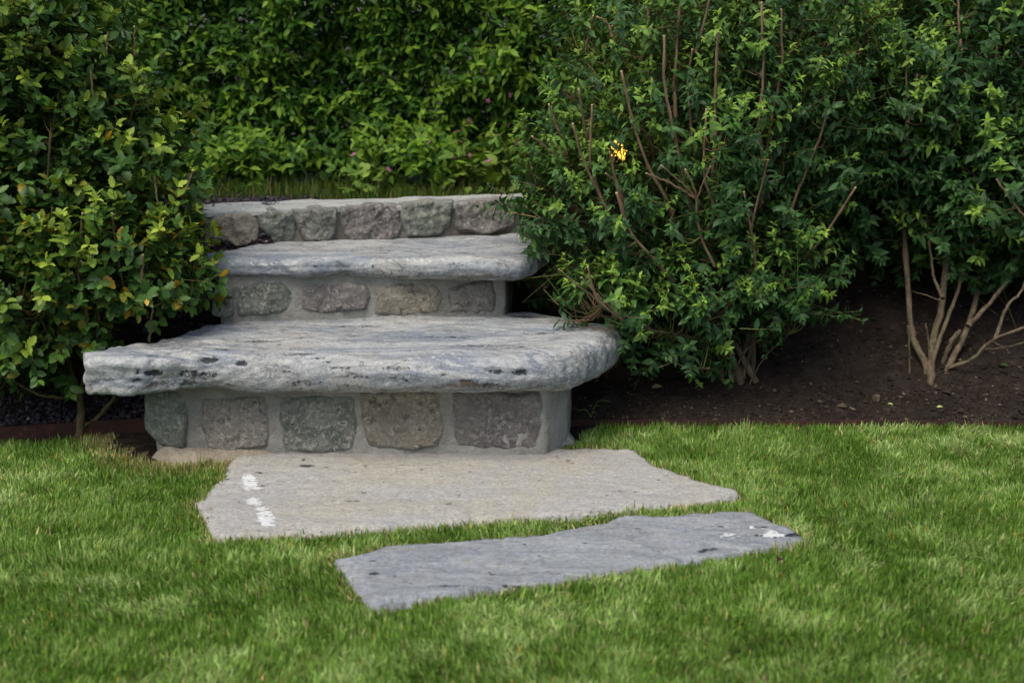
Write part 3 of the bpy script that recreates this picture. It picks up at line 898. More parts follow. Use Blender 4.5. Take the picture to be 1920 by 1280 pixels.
# bare hollows in the lawn beside the lowest riser
for poly in ([(190, 815), (262, 785), (300, 770), (330, 845), (295, 872), (245, 866), (205, 850)], [(1050, 765), (1195, 765), (1160, 795), (1125, 812), (1100, 828), (1080, 850), (1045, 850)]):
    V, F, _, _ = face_patch([at_z(x, y, 0.0)[:2] for x, y in poly], np.array([0, 0, 0.008]), np.array([1., 0, 0]), np.array([0, 1., 0]), np.array([0, 0, 1.]), 0.004, 0.006, 71, 0.02, 0, 0.006, 0.02)
    V = V[:, :]; put('bare_soil', np_mesh('bare_soil', V, F, M_SOIL), kind='structure')

# ------------------------------------------------------------------ grass
def make_grass():
    gaps = [np.array([at_z(x, y, 0.0)[:2] for x, y in poly]) for poly in
            ([(205, 822), (235, 812), (262, 790), (300, 770), (312, 845), (285, 866), (250, 858), (222, 842)],
             [(1055, 760), (1180, 766), (1150, 788), (1122, 806), (1096, 822), (1075, 845), (1050, 845)],
             [(270, 872), (300, 845), (345, 834), (560, 836), (560, 862), (500, 862), (420, 872), (350, 880)])]
    wall = np.array([A1 + [-0.02, -0.005], B1, E1, [E1[0], 4.2], [A1[0], 4.2]])
    parts = []
    for dens, zone in ((64000, 0), (4000, 1)):
        x0, x1, y0, y1 = (-1.75, 1.75, 2.0, 3.84) if zone == 0 else (-3.4, 3.4, 1.2, 3.84)
        n = int(dens * (x1 - x0) * (y1 - y0))
        X = rng.uniform(x0, x1, n); Y = rng.uniform(y0, y1, n)
        half = 0.12 + Y * 0.385
        k = (np.abs(X) < half) & (Y > 2.08) if zone == 0 else ~((np.abs(X) < half) & (Y > 2.08))
        k &= Y < edge_y(X) - 0.006
        X, Y = X[k], Y[k]
        P = np.column_stack([X, Y])
        clump = fbm(P, 55, 71, 2)
        k = (clump + rng.uniform(-1.0, 1.0, len(P))) > -0.75
        P = P[k]
        dmin = np.full(len(P), 9.0)
        ok = np.ones(len(P), bool)
        for poly in (FL1, FL2):
            s, _ = poly_sdf(P, poly)
            ok &= s < 0.006 + 0.009 * noise(P, 25, 77); dmin = np.minimum(dmin, -s)
        dg = np.full(len(P), 9.0)
        for gi, poly in enumerate(gaps):
            s, _ = poly_sdf(P, poly); ok &= s + 0.012 * noise(P, 30, 79) < 0
            if gi != 1: dg = np.minimum(dg, -s)
        s, _ = poly_sdf(P, wall); ok &= s < -0.004
        P, dmin, dg = P[ok], dmin[ok], dg[ok]
        n = len(P)
        lowf = fbm(P, 3.6, 81, 4, 0.6); mid = fbm(P, 14, 83, 3)
        lie = 0.9 * sstep(-0.05, 0.95, 0.45 * lowf + 0.65 * mid + 0.25 * fbm(P, 40, 85, 2))                 # patches where the blades lie over
        L = 0.018 + 0.013 * rng.uniform(0, 1, n) + 0.006 * np.clip(mid, -1, 1) + 0.014 * (rng.uniform(0, 1, n) > 0.975)
        L += 0.012 * sstep(0.09, 0.0, edge_y(P[:, 0]) - P[:, 1]) * (P[:, 0] > 0)
        L *= 1 - 0.10 * sstep(0.05, 0.0, dmin)
        lean = np.clip(0.34 + 0.42 * lie + 0.27 * rng.normal(size=n), 0.02, 0.93)
        ang = 2.2 * noise(P, 2.3, 91) * 2 + 1.3 * noise(P, 9, 92) + rng.normal(size=n) * 1.2
        W = 0.0008 + 0.0016 * rng.uniform(0, 1, n) ** 1.5
        # colour of each blade: fresh, pale, deep and straw
        fresh = np.array([0.172, 0.318, 0.046]); pale = np.array([0.395, 0.490, 0.210]); deep = np.array([0.092, 0.192, 0.022]); straw = np.array([0.46, 0.40, 0.19])
        a = np.clip(0.20 + 0.48 * lie + 0.25 * rng.normal(size=n), 0, 1)[:, None]
        b = np.clip(0.35 - 0.6 * mid + 0.35 * rng.normal(size=n) - 0.4 * lie, 0, 1)[:, None]
        C = fresh * (1 - a) + pale * a
        C = C * (1 - b) + deep * b
        ps = 0.035 + 0.35 * sstep(0.035, 0.0, dmin) + 0.75 * sstep(0.14, 0.0, dg)
        st = rng.uniform(0, 1, n) < ps
        C[st] = straw * rng.uniform(0.6, 1.15, (st.sum(), 1)) * np.array([1, 1, 1])
        yel = rng.uniform(0, 1, n) < 0.006
        C[yel] = [0.48, 0.33, 0.05]
        C *= rng.uniform(0.65, 1.55, (n, 1))
        # blade geometry: three pairs and a tip
        dirv = np.column_stack([np.cos(ang), np.sin(ang), np.zeros(n)])
        sa = ang + np.pi / 2 + rng.normal(size=n) * 0.9
        side = np.column_stack([np.cos(sa), np.sin(sa), np.zeros(n)])
        z0 = lawn_z(P[:, 0], P[:, 1]) - 0.002
        B = np.column_stack([P, z0])
        vs, cs = [], []
        for t_, w_ in ((0, 0.85), (0.55, 1.0), (1.0, 0)):
            hz = L * lean * t_ ** 1.5
            vz = L * (np.sqrt(1 - (lean * 0.85) ** 2) * t_ - 0.22 * lean * t_ ** 3)
            c0 = B + dirv * hz[:, None] + np.column_stack([np.zeros(n), np.zeros(n), vz])
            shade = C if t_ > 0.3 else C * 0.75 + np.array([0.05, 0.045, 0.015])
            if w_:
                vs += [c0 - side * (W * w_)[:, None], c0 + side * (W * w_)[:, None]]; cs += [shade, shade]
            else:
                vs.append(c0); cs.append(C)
        V = np.stack(vs, 1).reshape(-1, 3); CC = np.stack(cs, 1).reshape(-1, 3)
        T = np.array([[0, 1, 3], [0, 3, 2], [2, 3, 4]])
        F = (T[None] + (np.arange(n) * 5)[:, None, None]).reshape(-1, 3)
        parts.append((V, F, CC))
    V, F, C = merge(parts)
    print('grass tris', len(F))
    put('lawn_grass', np_mesh('lawn_grass', V, F, M_GRASS, C), label='short green lawn grass around the two flagstones', cat='grass', kind='stuff')
make_grass()

# ------------------------------------------------------------------ leaves
def leaf_template(kind):
    """unit leaf: u along (0..1), v across (-.5..+.5 of the width), fold weight; triangles"""
    if kind == 'holly':
        us = np.array([0, .20, .24, .42, .46, .66, .70, .88, 1.0])
        ws = np.array([.05, .84, .62, 1.08, .80, 1.02, .68, .52, 0])
    elif kind == 'lance':
        us = np.array([0, .18, .42, .68, .88, 1.0]); ws = np.array([.06, .72, 1.0, .72, .30, 0])
    elif kind == 'plain':
        us = np.array([0, .25, .6, 1.0]); ws = np.array([.08, .9, .85, 0])
    else:
        us = np.array([0, .45, 1.0]); ws = np.array([.10, 1.0, 0])
    pts, n = [], len(us)
    for u, w in zip(us[:-1], ws[:-1]):
        pts += [(u, -w / 2, 1), (u, 0, 0), (u, w / 2, 1)]
    pts.append((1, 0, 0))
    F = []
    for k in range(n - 2):
        a = 3 * k
        F += [(a, a + 1, a + 4), (a, a + 4, a + 3), (a + 1, a + 2, a + 5), (a + 1, a + 5, a + 4)]
    a = 3 * (n - 2); t_ = 3 * (n - 1)
    F += [(a, a + 1, t_), (a + 1, a + 2, t_)]
    return np.array(pts), np.array(F)

TEMPL = {k: leaf_template(k) for k in ('holly', 'lance', 'plain', 'simple')}

def leaf_frames(D, Up):
    D = norm(D)
    S = norm(np.cross(Up, D)); Nn = np.cross(D, S)
    return D, S, Nn

def leaves_mesh(kind, P, D, Up, L, W, curl, fold, C):
    T, F = TEMPL[kind]
    D, S, Nn = leaf_frames(D, Up)
    u, v, fw = T[:, 0], T[:, 1], T[:, 2]
    n = len(P)
    wv = v[None] * W[:, None]
    lift = np.abs(wv) * fold[:, None] - (curl * L)[:, None] * (u ** 2)[None]
    along = u[None] * L[:, None] * (1 - 0.25 * np.abs(curl)[:, None] * u[None])
    V = P[:, None] + along[..., None] * D[:, None] + wv[..., None] * S[:, None] + lift[..., None] * Nn[:, None]
    k = len(T)
    FF = (F[None] + (np.arange(n) * k)[:, None, None]).reshape(-1, 3)
    return V.reshape(-1, 3), FF, np.repeat(C, k, axis=0)

def single_leaves(kind, root, mat, P, D, Up, L, W, C, curl, fold, nvar=14, name='leaf'):
    """the leaves that show largest, each an object of its own on shared meshes"""
    loc = np.array(root.location)
    D, S, Nn = leaf_frames(D, Up)
    pick = rng.choice(len(P), min(nvar, len(P)), replace=False)
    cents = C[pick]
    var = np.argmin(((C[:, None] - cents[None]) ** 2).sum(-1), 1)
    T, F = TEMPL[kind]
    ar = np.median(W / L)
    mes = []
    for k, pk in enumerate(pick):
        one = np.array([1.0])
        V, FF, CC = leaves_mesh(kind, np.zeros((1, 3)), np.array([[1., 0, 0]]), np.array([[0, 0, 1.]]), one, one * ar, curl[pk:pk + 1], fold[pk:pk + 1], cents[k:k + 1])
        mes.append(np_mesh(name, V, FF, mat, CC))
    for i in range(len(P)):
        o = bpy.data.objects.new(name, mes[var[i]])
        COL.objects.link(o)
        o.parent = root
        M = np.eye(4); w = W[i] / L[i] / ar
        M[:3, 0] = D[i] * L[i]; M[:3, 1] = S[i] * L[i] * w; M[:3, 2] = Nn[i] * L[i]; M[:3, 3] = P[i] - loc
        o.matrix_local = Matrix(M.tolist())

def pick_front(P, D, L, n=300, cell=13):
    """indices of leaves that are foremost in their little window of the picture, largest first"""
    c = P + D * (L * 0.5)[:, None]
    px, py, zc = project(c)
    ok = (px > 0) & (px < 1920) & (py > 0) & (py < 1280)
    key = (px // cell).astype(int) * 1000 + (py // cell).astype(int)
    order = np.lexsort((zc, key)); key_s = key[order]
    first = np.ones(len(order), bool); first[1:] = key_s[1:] != key_s[:-1]
    cand = order[first]; cand = cand[ok[cand]]
    size = L[cand] / zc[cand]
    return cand[np.argsort(-size)[:n]]

def crown_points(ells, n, shell=0.5, bump=0.22, seed=0):
    """points in the outer part of a union of uneven ellipsoids, with outward directions"""
    vol = np.array([e[3] * e[4] * e[5] for e in ells]) ** (2 / 3)
    k = rng.choice(len(ells), n, p=vol / vol.sum())
    E = np.array(ells)[k]
    d = norm(rng.normal(size=(n, 3)))
    r = (shell + (1 - shell) * rng.uniform(0, 1, n) ** 0.6) * (1 + bump * fbm(d * 2 + k[:, None] * 5, 1.6, seed, 2))
    P = E[:, :3] + d * r[:, None] * E[:, 3:6]
    out = norm(d / E[:, 3:6])
    # drop points deep inside another lobe
    deep = np.zeros(n, bool)
    for q, e in enumerate(ells):
        rr = np.linalg.norm((P - e[:3]) / np.array(e[3:6]), axis=1)
        deep |= (rr < shell * 0.8) & (k != q)
    return P[~deep], out[~deep]

def shrub(name, label, cat, group, kind, base, ells, nshoot, mat, bark, leaf_len, leaf_w, pal, seed, shoots=(0.07, 0.15), step=0.014, opposite=True,
          curl=(0.25, 0.12), up=0.7, stems=16, traced=(), traced_r=0.006, cut=False, yellow=0.0, shell=0.5, keep=None, trunks=(), young=0.45, hide=None, trunk_mat=None):
    root = thing(name, label, cat, tuple(base), group)
    base = np.array(base, float)
    P0, out = crown_points(ells, nshoot, shell, 0.25, seed)
    if keep is not None:
        k = keep(P0); P0, out = P0[k], out[k]
    n = len(P0)
    d = norm(out * 0.8 + np.array([0, 0, up]) + 0.45 * rng.normal(size=(n, 3)))
    ln = rng.uniform(*shoots, n)
    isyoung = rng.uniform(0, 1, n) < young * np.clip(0.55 + 0.8 * out[:, 2], 0.15, 1.3)
    LP, LD, LU, LL, LC, twigs = [], [], [], [], [], []
    dark, midc, tip = [np.array(c) for c in pal[:3]]
    for i in range(n):
        nodes = max(4, int(ln[i] / step))
        tt = np.linspace(0.12, 1, nodes)
        bend = np.array([0, 0, 1.0]) * rng.uniform(-0.15, 0.45)
        dirs = norm(d[i] + bend * tt[:, None])
        pts = P0[i] + np.cumsum(dirs, 0) * (ln[i] / nodes)
        tw = np.vstack([P0[i] - d[i] * 0.03, pts])
        twigs.append(tw)
        a0 = rng.uniform(0, 6.28)
        ref = norm(np.cross(d[i], [0.3, 0.2, 0.93])[None])[0]; ref2 = np.cross(d[i], ref)
        for q in range(nodes):
            angs = [a0 + q * (math.pi / 2), a0 + q * (math.pi / 2) + math.pi] if opposite else [a0 + q * 2.4]
            if q == nodes - 1: angs = [a0 + z * (2.1 if not opposite else 1.57) for z in range(3 if not opposite else 4)]
            t_ = tt[q]
            for ag in angs:
                sd = math.cos(ag) * ref + math.sin(ag) * ref2
                fwd = 0.35 + 0.55 * t_ ** 2
                ld = d[i] * fwd + sd * 0.9 + np.array([0, 0, -0.12]) + 0.18 * rng.normal(size=3)
                LU.append(dirs[q] * 0.8 + np.array([0, 0, 0.65]) + 0.25 * rng.normal(size=3))
                LP.append(pts[q]); LD.append(ld)
                LL.append(leaf_len * rng.uniform(0.72, 1.15) * (1 - 0.45 * max(0, t_ - 0.6) / 0.4 * (1 if opposite else 0.6)))
                if isyoung[i]:
                    m = min(1, max(0, (t_ - 0.25) / 0.75)) ** 1.2
                    c = midc * (1 - m) + tip * m
                else:
                    m = rng.uniform(0, 0.9) * t_
                    c = dark * (1 - m) + midc * m
                LC.append(c * rng.uniform(0.75, 1.25))
    LP, LD, LU, LL, LC = map(np.array, (LP, LD, LU, LL, LC))
    LD = norm(LD)
    m = len(LP)
    if yellow:
        low = sstep(base[2] + 0.95, base[2] + 0.2, LP[:, 2])
        y = rng.uniform(0, 1, m) < yellow * (0.4 + 1.6 * low)
        LC[y] = np.array([0.42, 0.27, 0.02]) * rng.uniform(0.5, 1.1, (y.sum(), 1)) * np.where(rng.uniform(0, 1, (y.sum(), 1)) < 0.3, np.array([[0.85, 0.62, 1]]), np.array([[1, 1, 1]]))
        g2 = rng.uniform(0, 1, m) < yellow * (0.6 + 1.5 * low)
        LC[g2] = np.array([0.20, 0.21, 0.03]) * rng.uniform(0.6, 1.1, (g2.sum(), 1))
    if hide is not None:
        k = ~hide(LP); LP, LD, LU, LL, LC = LP[k], LD[k], LU[k], LL[k], LC[k]; m = len(LP)
    LW = LL * leaf_w * rng.uniform(0.85, 1.15, m)
    cu = rng.normal(curl[0], curl[1], m); fo = rng.uniform(0.1, 0.5, m)
    sel = pick_front(LP, LD, LL)
    rest = np.ones(m, bool); rest[sel] = False
    fine = np.zeros(m, bool); fine[pick_front(LP, LD, LL, 9000, 6)] = True         # the outer leaves carry the full outline
    V, F, C = merge([leaves_mesh(kd, LP[q], LD[q], LU[q], LL[q], LW[q], cu[q], fo[q], LC[q]) for kd, q in ((kind, rest & fine), ('simple', rest & ~fine))])
    put('foliage', np_mesh('foliage', V - base, F, mat, C), root, kind='stuff')
    single_leaves(kind, root, mat, LP[sel], LD[sel], LU[sel], LL[sel], LW[sel], LC[sel], cu[sel], fo[sel])
    # main stems from the base into the crown
    skel = []
    for q in range(stems):
        tgt = P0[rng.integers(n)]
        mid_ = base + (tgt - base) * 0.45 + np.array([rng.normal() * 0.04, rng.normal() * 0.04, 0.10])
        path = smooth_path([base + np.array([rng.normal() * .03, rng.normal() * .03, -0.03]), mid_, tgt], 14)
        path[1:-1] += rng.normal(size=(12, 3)) * 0.004
        skel.append(path)
        V, F = tube(path, np.linspace(rng.uniform(0.006, 0.011), 0.0025, 14), 7, wob=0.06)
        put('branch', np_mesh('branch', V - base, F, trunk_mat or bark), root)
    for path, r0, r1 in trunks:
        p0 = np.array(path[0]); gz = float(bed_z(p0[0], p0[1]))
        if p0[2] < gz + 0.07: path = [np.array([p0[0], p0[1], gz - 0.04])] + list(path)      # rooted in the ground
        path = smooth_path(path, 20); path[1:-1] += rng.normal(size=(18, 3)) * 0.0009
        skel.append(path)
        V, F = tube(path, 0.86 * np.linspace(r0, r1, 20) * (1 + 0.35 * np.exp(-np.arange(20) / 1.3)) * (1 + 0.06 * rng.normal(size=20)), 9, wob=0.06)
        put('trunk' if r0 > 0.011 else 'branch', np_mesh('trunk', V - base, F, trunk_mat or bark), root)
    for path, r in traced:
        path = smooth_path(path, 16); path[1:-1] += rng.normal(size=(14, 3)) * 0.0008
        skel.append(path)
        rad = 0.8 * np.linspace(r * 0.74, r * 1.15, 16) * (1 + 0.05 * rng.normal(size=16))
        rad[2::4] *= 1.22                                     # nodes
        V, F = tube(path[::-1], rad[::-1], 7, wob=0.05)
        b = put('branch', np_mesh('branch', V - base, F, bark), root)
        if cut:
            tdir = norm((path[0] - path[1])[None])[0]
            V, F = tube(np.array([path[0] - tdir * .0005, path[0] + tdir * .0015]), np.array([r * .60, r * .56]), 7)
            put('cut_end', np_mesh('cut_end', V - base, F, M_CUT), b)
    # twigs, each joined to the nearest stem
    S = np.concatenate(skel)
    parts = []
    for i, tw in enumerate(twigs):
        p0 = tw[0]
        dd = np.linalg.norm(S - p0, axis=1) + 0.6 * np.maximum(S[:, 2] - p0[2] + 0.02, 0)
        s = S[np.argmin(dd)]
        gap = np.linalg.norm(s - p0)
        if 0.01 < gap < 0.11:
            pth = np.vstack([smooth_path([s, (s + p0) / 2 + np.array([0, 0, -0.02]), p0], 5)[:-1], tw[::2] if len(tw) > 6 else tw])
        else:
            pth = tw
        pth = pth[np.unique(np.linspace(0, len(pth) - 1, 6).astype(int))]
        V, F = tube(pth, np.linspace(0.0022, 0.0007, len(pth)), 3, False)
        cc = pal[3] if rng.uniform() < 0.6 else pal[4]
        parts.append((V, F, np.array(cc) * rng.uniform(.7, 1.2)))
    V, F, C = merge(parts)
    put('twigs', np_mesh('twigs', V - base, F, M_CRUMB, C), root, kind='stuff')
    print(name, 'leaves', m, 'singles', len(sel))
    return root

def tr(pts, Y0, Y1=None):
    """a stem drawn through picture points, at its own depth, from its tip to its foot"""
    Y1 = Y0 if Y1 is None else Y1
    return [at_y(x, y, Y0 + (Y1 - Y0) * k / (len(pts) - 1)) for k, (x, y) in enumerate(pts)]

def at_bed(px, py):
    r = ray(px, py); t = np.linspace(3.5, 6.0, 4000); P = np.array([0, 0, CAM_H]) + t[:, None] * r
    return P[np.argmax(P[:, 2] < bed_z(P[:, 0], P[:, 1]))]

# left: holly
PAL_H = [(0.042, 0.100, 0.026), (0.092, 0.195, 0.030), (0.28, 0.38, 0.048), (0.10, 0.09, 0.03), (0.045, 0.03, 0.02)]
hb = at_bed(152, 797)
traced = [(tr([(252, 50), (253, 105)], 3.80), .0042), (tr([(155, 400), (148, 480), (138, 562)], 3.56, 3.62), .0052), (tr([(210, 400), (222, 490), (240, 570)], 3.58, 3.64), .0045),
          (tr([(268, 478), (266, 535)], 3.55), .0048), (tr([(98, 390), (97, 530)], 3.60), .0045), (tr([(286, 575), (280, 640)], 3.58, 3.62), .004),
          (tr([(152, 490), (148, 520), (165, 600)], 3.54, 3.60), .0045), (tr([(185, 560), (182, 650)], 3.6, 3.66), .004), (tr([(220, 480), (185, 550)], 3.62), .0036),
          (tr([(362, 320), (350, 352)], 3.62), .004), (tr([(295, 380), (290, 330)], 3.58), .0035), (tr([(60, 555), (95, 640)], 3.58, 3.65), .003),
          (tr([(88, 350), (95, 250)], 3.62), .004), (tr([(200, 100), (203, 60)], 3.66), .004), (tr([(175, 180), (170, 130)], 3.6), .0035)]
trunks = [(tr([(150, 803), (152, 770), (148, 735), (130, 690)], hb[1], 3.75), .016, .008),
          (tr([(152, 803), (180, 785), (210, 752), (220, 735)], hb[1], 3.78), .009, .006),
          (tr([(148, 752), (110, 745), (70, 738), (0, 700)], 3.72, 3.64), .0065, .004),
          (tr([(140, 730), (100, 690), (40, 665), (0, 650)], 3.72, 3.66), .006, .003),
          (tr([(150, 735), (165, 690), (180, 650)], 3.73, 3.70), .008, .005), (tr([(146, 730), (120, 650), (105, 560)], 3.74, 3.70), .009, .005),
          (tr([(152, 735), (190, 660), (225, 560)], 3.74, 3.72), .008, .005), (tr([(200, 765), (240, 735), (265, 715)], 3.77, 3.8), .004, .002)]
ellsH = [(-1.44, 3.92, 0.86, 0.40, 0.38, 0.56), (-1.44, 3.90, 0.90, 0.40, 0.36, 0.52), (-1.40, 3.78, 1.02, 0.27, 0.22, 0.36), (-1.22, 3.86, 0.92, 0.15, 0.20, 0.22), (-1.20, 3.80, 0.52, 0.28, 0.24, 0.20), (-1.08, 3.84, 0.71, 0.20, 0.18, 0.22), (-1.48, 3.76, 0.45, 0.26, 0.2, 0.25), (-0.95, 3.70, 0.46, 0.11, 0.10, 0.09), (-1.30, 3.66, 0.42, 0.25, 0.14, 0.16), (-1.46, 3.62, 0.28, 0.17, 0.10, 0.16), (-1.12, 3.66, 0.50, 0.17, 0.12, 0.12), (-1.22, 3.70, 0.28, 0.12, 0.10, 0.10), (-0.97, 3.76, 0.46, 0.14, 0.11, 0.11)]
shrub('holly_bush', 'glossy holly bush with scattered yellow leaves, left of the steps', 'bush', None, 'holly', hb, ellsH, 2800, M_HOLLY, M_BARK_H,
      0.043, 0.56, PAL_H, 41, (0.06, 0.13), 0.011, False, (0.12, 0.12), 0.75, 0, traced, .005, True, 0.03, 0.42, trunks=trunks, young=0.62,
      hide=lambda P: (P[:, 1] < 3.46) | ((P[:, 0] > -0.80) & (P[:, 2] < 0.40)) | ((P[:, 0] > -1.09) & (P[:, 2] < 0.33) & (P[:, 1] < 3.95)) | (P[:, 2] < 0.12))

# right: osmanthus-like shrubs with small arching leaves
PAL_O = [(0.029, 0.080, 0.029), (0.070, 0.165, 0.033), (0.20, 0.335, 0.046), (0.19, 0.12, 0.07), (0.14, 0.16, 0.05)]
ob = at_bed(1385, 716)
fy = 3.78
traced = [(tr([(1245, 68), (1247, 160), (1262, 245), (1282, 335), (1297, 400)], fy + .02, fy + .10), .0058),
          (tr([(1346, 60), (1342, 160), (1340, 268), (1335, 340)], fy + .02, fy + .10), .0058),
          (tr([(1277, -10), (1266, 125), (1267, 220)], fy + .10), .0055), (tr([(1165, 134), (1185, 218), (1213, 306), (1245, 365), (1262, 400)], fy - .02, fy + .08), .0052),
          (tr([(1029, 196), (1048, 250), (1063, 290)], fy + .10, fy + .16), .0045), (tr([(1085, 168), (1094, 225), (1102, 262)], fy + .05, fy + .12), .0045),
          (tr([(1110, 197), (1107, 300), (1115, 330), (1130, 392)], fy + .02, fy + .10), .0048), (tr([(998, 256), (1030, 282), (1060, 302)], fy + .08, fy + .16), .0045),
          (tr([(1074, 232), (1090, 290), (1118, 352), (1140, 395)], fy + .0, fy + .08), .0050), (tr([(1213, -10), (1217, 40), (1222, 85)], fy + .12), .0055),
          (tr([(1332, -10), (1318, 50), (1305, 100)], fy + .10), .0050), (tr([(1298, 93), (1290, 150), (1296, 240), (1302, 290)], fy + .06, fy + .12), .0045),
          (tr([(1143, 285), (1155, 340), (1172, 402)], fy, fy + .06), .0048), (tr([(1136, 325), (1158, 345), (1170, 380)], fy + .02, fy + .06), .0035),
          (tr([(1324, 205), (1320, 320), (1335, 375), (1352, 420)], fy, fy + .06), .0046), (tr([(1212, 325), (1260, 345), (1304, 372)], fy - .02, fy + .02), .0036),
          (tr([(1240, 310), (1280, 345), (1303, 368)], fy - .02, fy + .02), .0034), (tr([(1285, 318), (1300, 350), (1306, 374), (1310, 430), (1340, 500)], fy - .02, fy + .06), .0042),
          (tr([(1332, 312), (1318, 345), (1306, 374)], fy - .02, fy + .02), .0032), (tr([(1428, 5), (1431, 130), (1424, 230), (1430, 305), (1428, 380)], fy + .02, fy + .10), .0052),
          (tr([(1465, 18), (1466, 120), (1448, 220), (1432, 312)], fy + .04, fy + .10), .0050), (tr([(1604, 352), (1540, 448), (1478, 514), (1440, 570)], fy + .04, fy + .20), .0050),
          (tr([(1156, 362), (1180, 432), (1225, 486), (1256, 522), (1310, 600)], fy - .04, fy + .10), .0062), (tr([(1548, 220), (1535, 265), (1512, 318), (1480, 400)], fy + .02, fy + .12), .0044),
          (tr([(1484, 200), (1470, 260), (1468, 350)], fy + .08, fy + .14), .0040), (tr([(1102, 500), (1120, 560), (1170, 602)], fy - .12, fy - .06), .0042),
          (tr([(1090, 520), (1125, 558), (1160, 590)], fy - .12, fy - .06), .0034), (tr([(1048, 505), (1090, 540), (1130, 570)], fy - .10, fy - .04), .0030),
          (tr([(1112, 30), (1105, 60), (1098, 85)], fy + .14), .0045), (tr([(1120, 32), (1140, 45), (1148, 70)], fy + .14), .0045), (tr([(1165, 0), (1150, 45), (1142, 55)], fy + .14), .004),
          (tr([(1395, 360), (1410, 440), (1418, 500)], fy - .02, fy + .06), .0040), (tr([(1440, 300), (1415, 400), (1400, 470)], fy - .02, fy + .06), .0040)]
trunks = [(tr([(1388, 720), (1372, 672), (1345, 615), (1328, 540), (1318, 450)], ob[1], 3.92), .016, .008),
          (tr([(1352, 672), (1318, 640), (1300, 560), (1290, 480)], ob[1] + .02, 3.95), .010, .006),
          (tr([(1392, 715), (1410, 640), (1430, 560), (1450, 470)], ob[1] + .02, 3.98), .010, .006),
          (tr([(1380, 690), (1400, 655), (1420, 640), (1440, 622)], ob[1], ob[1] - .05), .004, .002),
          (tr([(1360, 660), (1300, 632), (1240, 622), (1180, 606)], ob[1], 3.72), .004, .002),
          (tr([(1330, 690), (1290, 690), (1262, 680), (1232, 690)], 3.85, 3.76), .003, .0015),
          (tr([(1405, 720), (1435, 668), (1465, 640), (1480, 625)], ob[1], ob[1] - .06), .003, .0015)]
ellsA = [(0.545, 4.12, 0.80, 0.45, 0.36, 0.58), (0.26, 4.02, 0.60, 0.26, 0.22, 0.22), (0.47, 3.93, 0.33, 0.24, 0.17, 0.17), (0.79, 4.08, 0.94, 0.24, 0.24, 0.40), (0.75, 3.98, 0.42, 0.18, 0.14, 0.15), (0.24, 3.78, 0.36, 0.10, 0.08, 0.07), (0.17, 4.20, 0.38, 0.12, 0.10, 0.09)]
def peep(P):                                                  # crown leaves thinned along the view line so the added glow shows
    px, py, _ = project(P)
    return (np.hypot((px - 1160) / 24, (py - 284) / 34) < 1) & (rng.uniform(0, 1, len(P)) < 0.6)
ARGS_O = dict(step=0.015, opposite=True, curl=(0.33, 0.14), up=0.55)
shrub('evergreen_shrub', 'round evergreen shrub with bare cut stems, overhanging the right ends of the slabs', 'shrub', 'small leaved evergreen shrubs', 'lance', ob, ellsA, 2450, M_OSM, M_BARK_O,
      0.036, 0.43, PAL_O, 51, (0.06, 0.14), stems=7, traced=traced, cut=True, shell=0.42, trunks=trunks, young=0.65, trunk_mat=M_BARK_T,
      hide=lambda P: (P[:, 2] < bed_z(P[:, 0], P[:, 1]) + 0.03) | ((P[:, 0] < 0.30) & (P[:, 2] < 0.315)) | ((P[:, 0] < 0.13) & (P[:, 2] < 0.49) & (P[:, 1] < 4.02)) | ((P[:, 0] < 0.02)) & (P[:, 2] < 0.6) | peep(P), **ARGS_O)
tb = at_bed(1745, 706)
ty = tb[1]
trunks = [(tr([(1745, 708), (1750, 640), (1768, 560), (1775, 465), (1790, 300)], ty, ty + .34), .0155, .009),
          (tr([(1738, 690), (1715, 640), (1706, 590), (1700, 500), (1690, 380)], ty + .03, ty + .30), .013, .009),
          (tr([(1752, 665), (1775, 600), (1792, 555), (1812, 480), (1825, 400)], ty + .02, ty + .32), .008, .006),
          (tr([(1775, 693), (1806, 635), (1826, 575), (1836, 520), (1858, 330)], ty + .04, ty + .36), .013, .008),
          (tr([(1768, 680), (1785, 640), (1800, 620)], ty + .07, ty + .10), .010, .008),
          (tr([(1815, 612), (1862, 560), (1892, 520), (1925, 450)], ty + .05, ty + .22), .008, .005),
          (tr([(1776, 692), (1820, 675), (1862, 637), (1925, 612)], ty + .03, ty - .05), .0085, .005),
          (tr([(1866, 634), (1888, 575), (1915, 545), (1940, 480)], ty, ty + .05), .006, .004),
          (tr([(1860, 640), (1880, 650), (1893, 662)], ty, ty - .02), .003, .002), (tr([(1848, 655), (1890, 650), (1925, 640)], ty, ty - .04), .003, .002),
          (tr([(1706, 682), (1704, 640), (1702, 610)], ty + .02, ty + .02), .0035, .003), (tr([(1743, 655), (1738, 620), (1735, 606)], ty, ty), .004, .003),
          (tr([(1768, 560), (1755, 530), (1748, 500), (1735, 400)], ty + .06, ty + .26), .006, .004), (tr([(1762, 562), (1730, 552), (1712, 546)], ty + .06, ty + .04), .0025, .0012)]
traced = [(tr([(1617, 5), (1640, 70), (1660, 160), (1690, 220)], 4.16, 4.24), .0046), (tr([(1648, -5), (1625, 50), (1605, 120)], 4.2), .0042), (tr([(1700, 100), (1700, 200), (1702, 290)], 4.16, 4.2), .0044),
          (tr([(1798, -5), (1797, 40), (1803, 95)], 4.16), .0044), (tr([(1875, -5), (1870, 60), (1868, 120)], 4.2), .004), (tr([(1720, 140), (1712, 190), (1703, 230)], 4.15), .0035),
          (tr([(1868, 335), (1895, 375), (1925, 410)], 4.02), .0038), (tr([(1610, 330), (1590, 370), (1575, 400)], 4.1), .0035)]
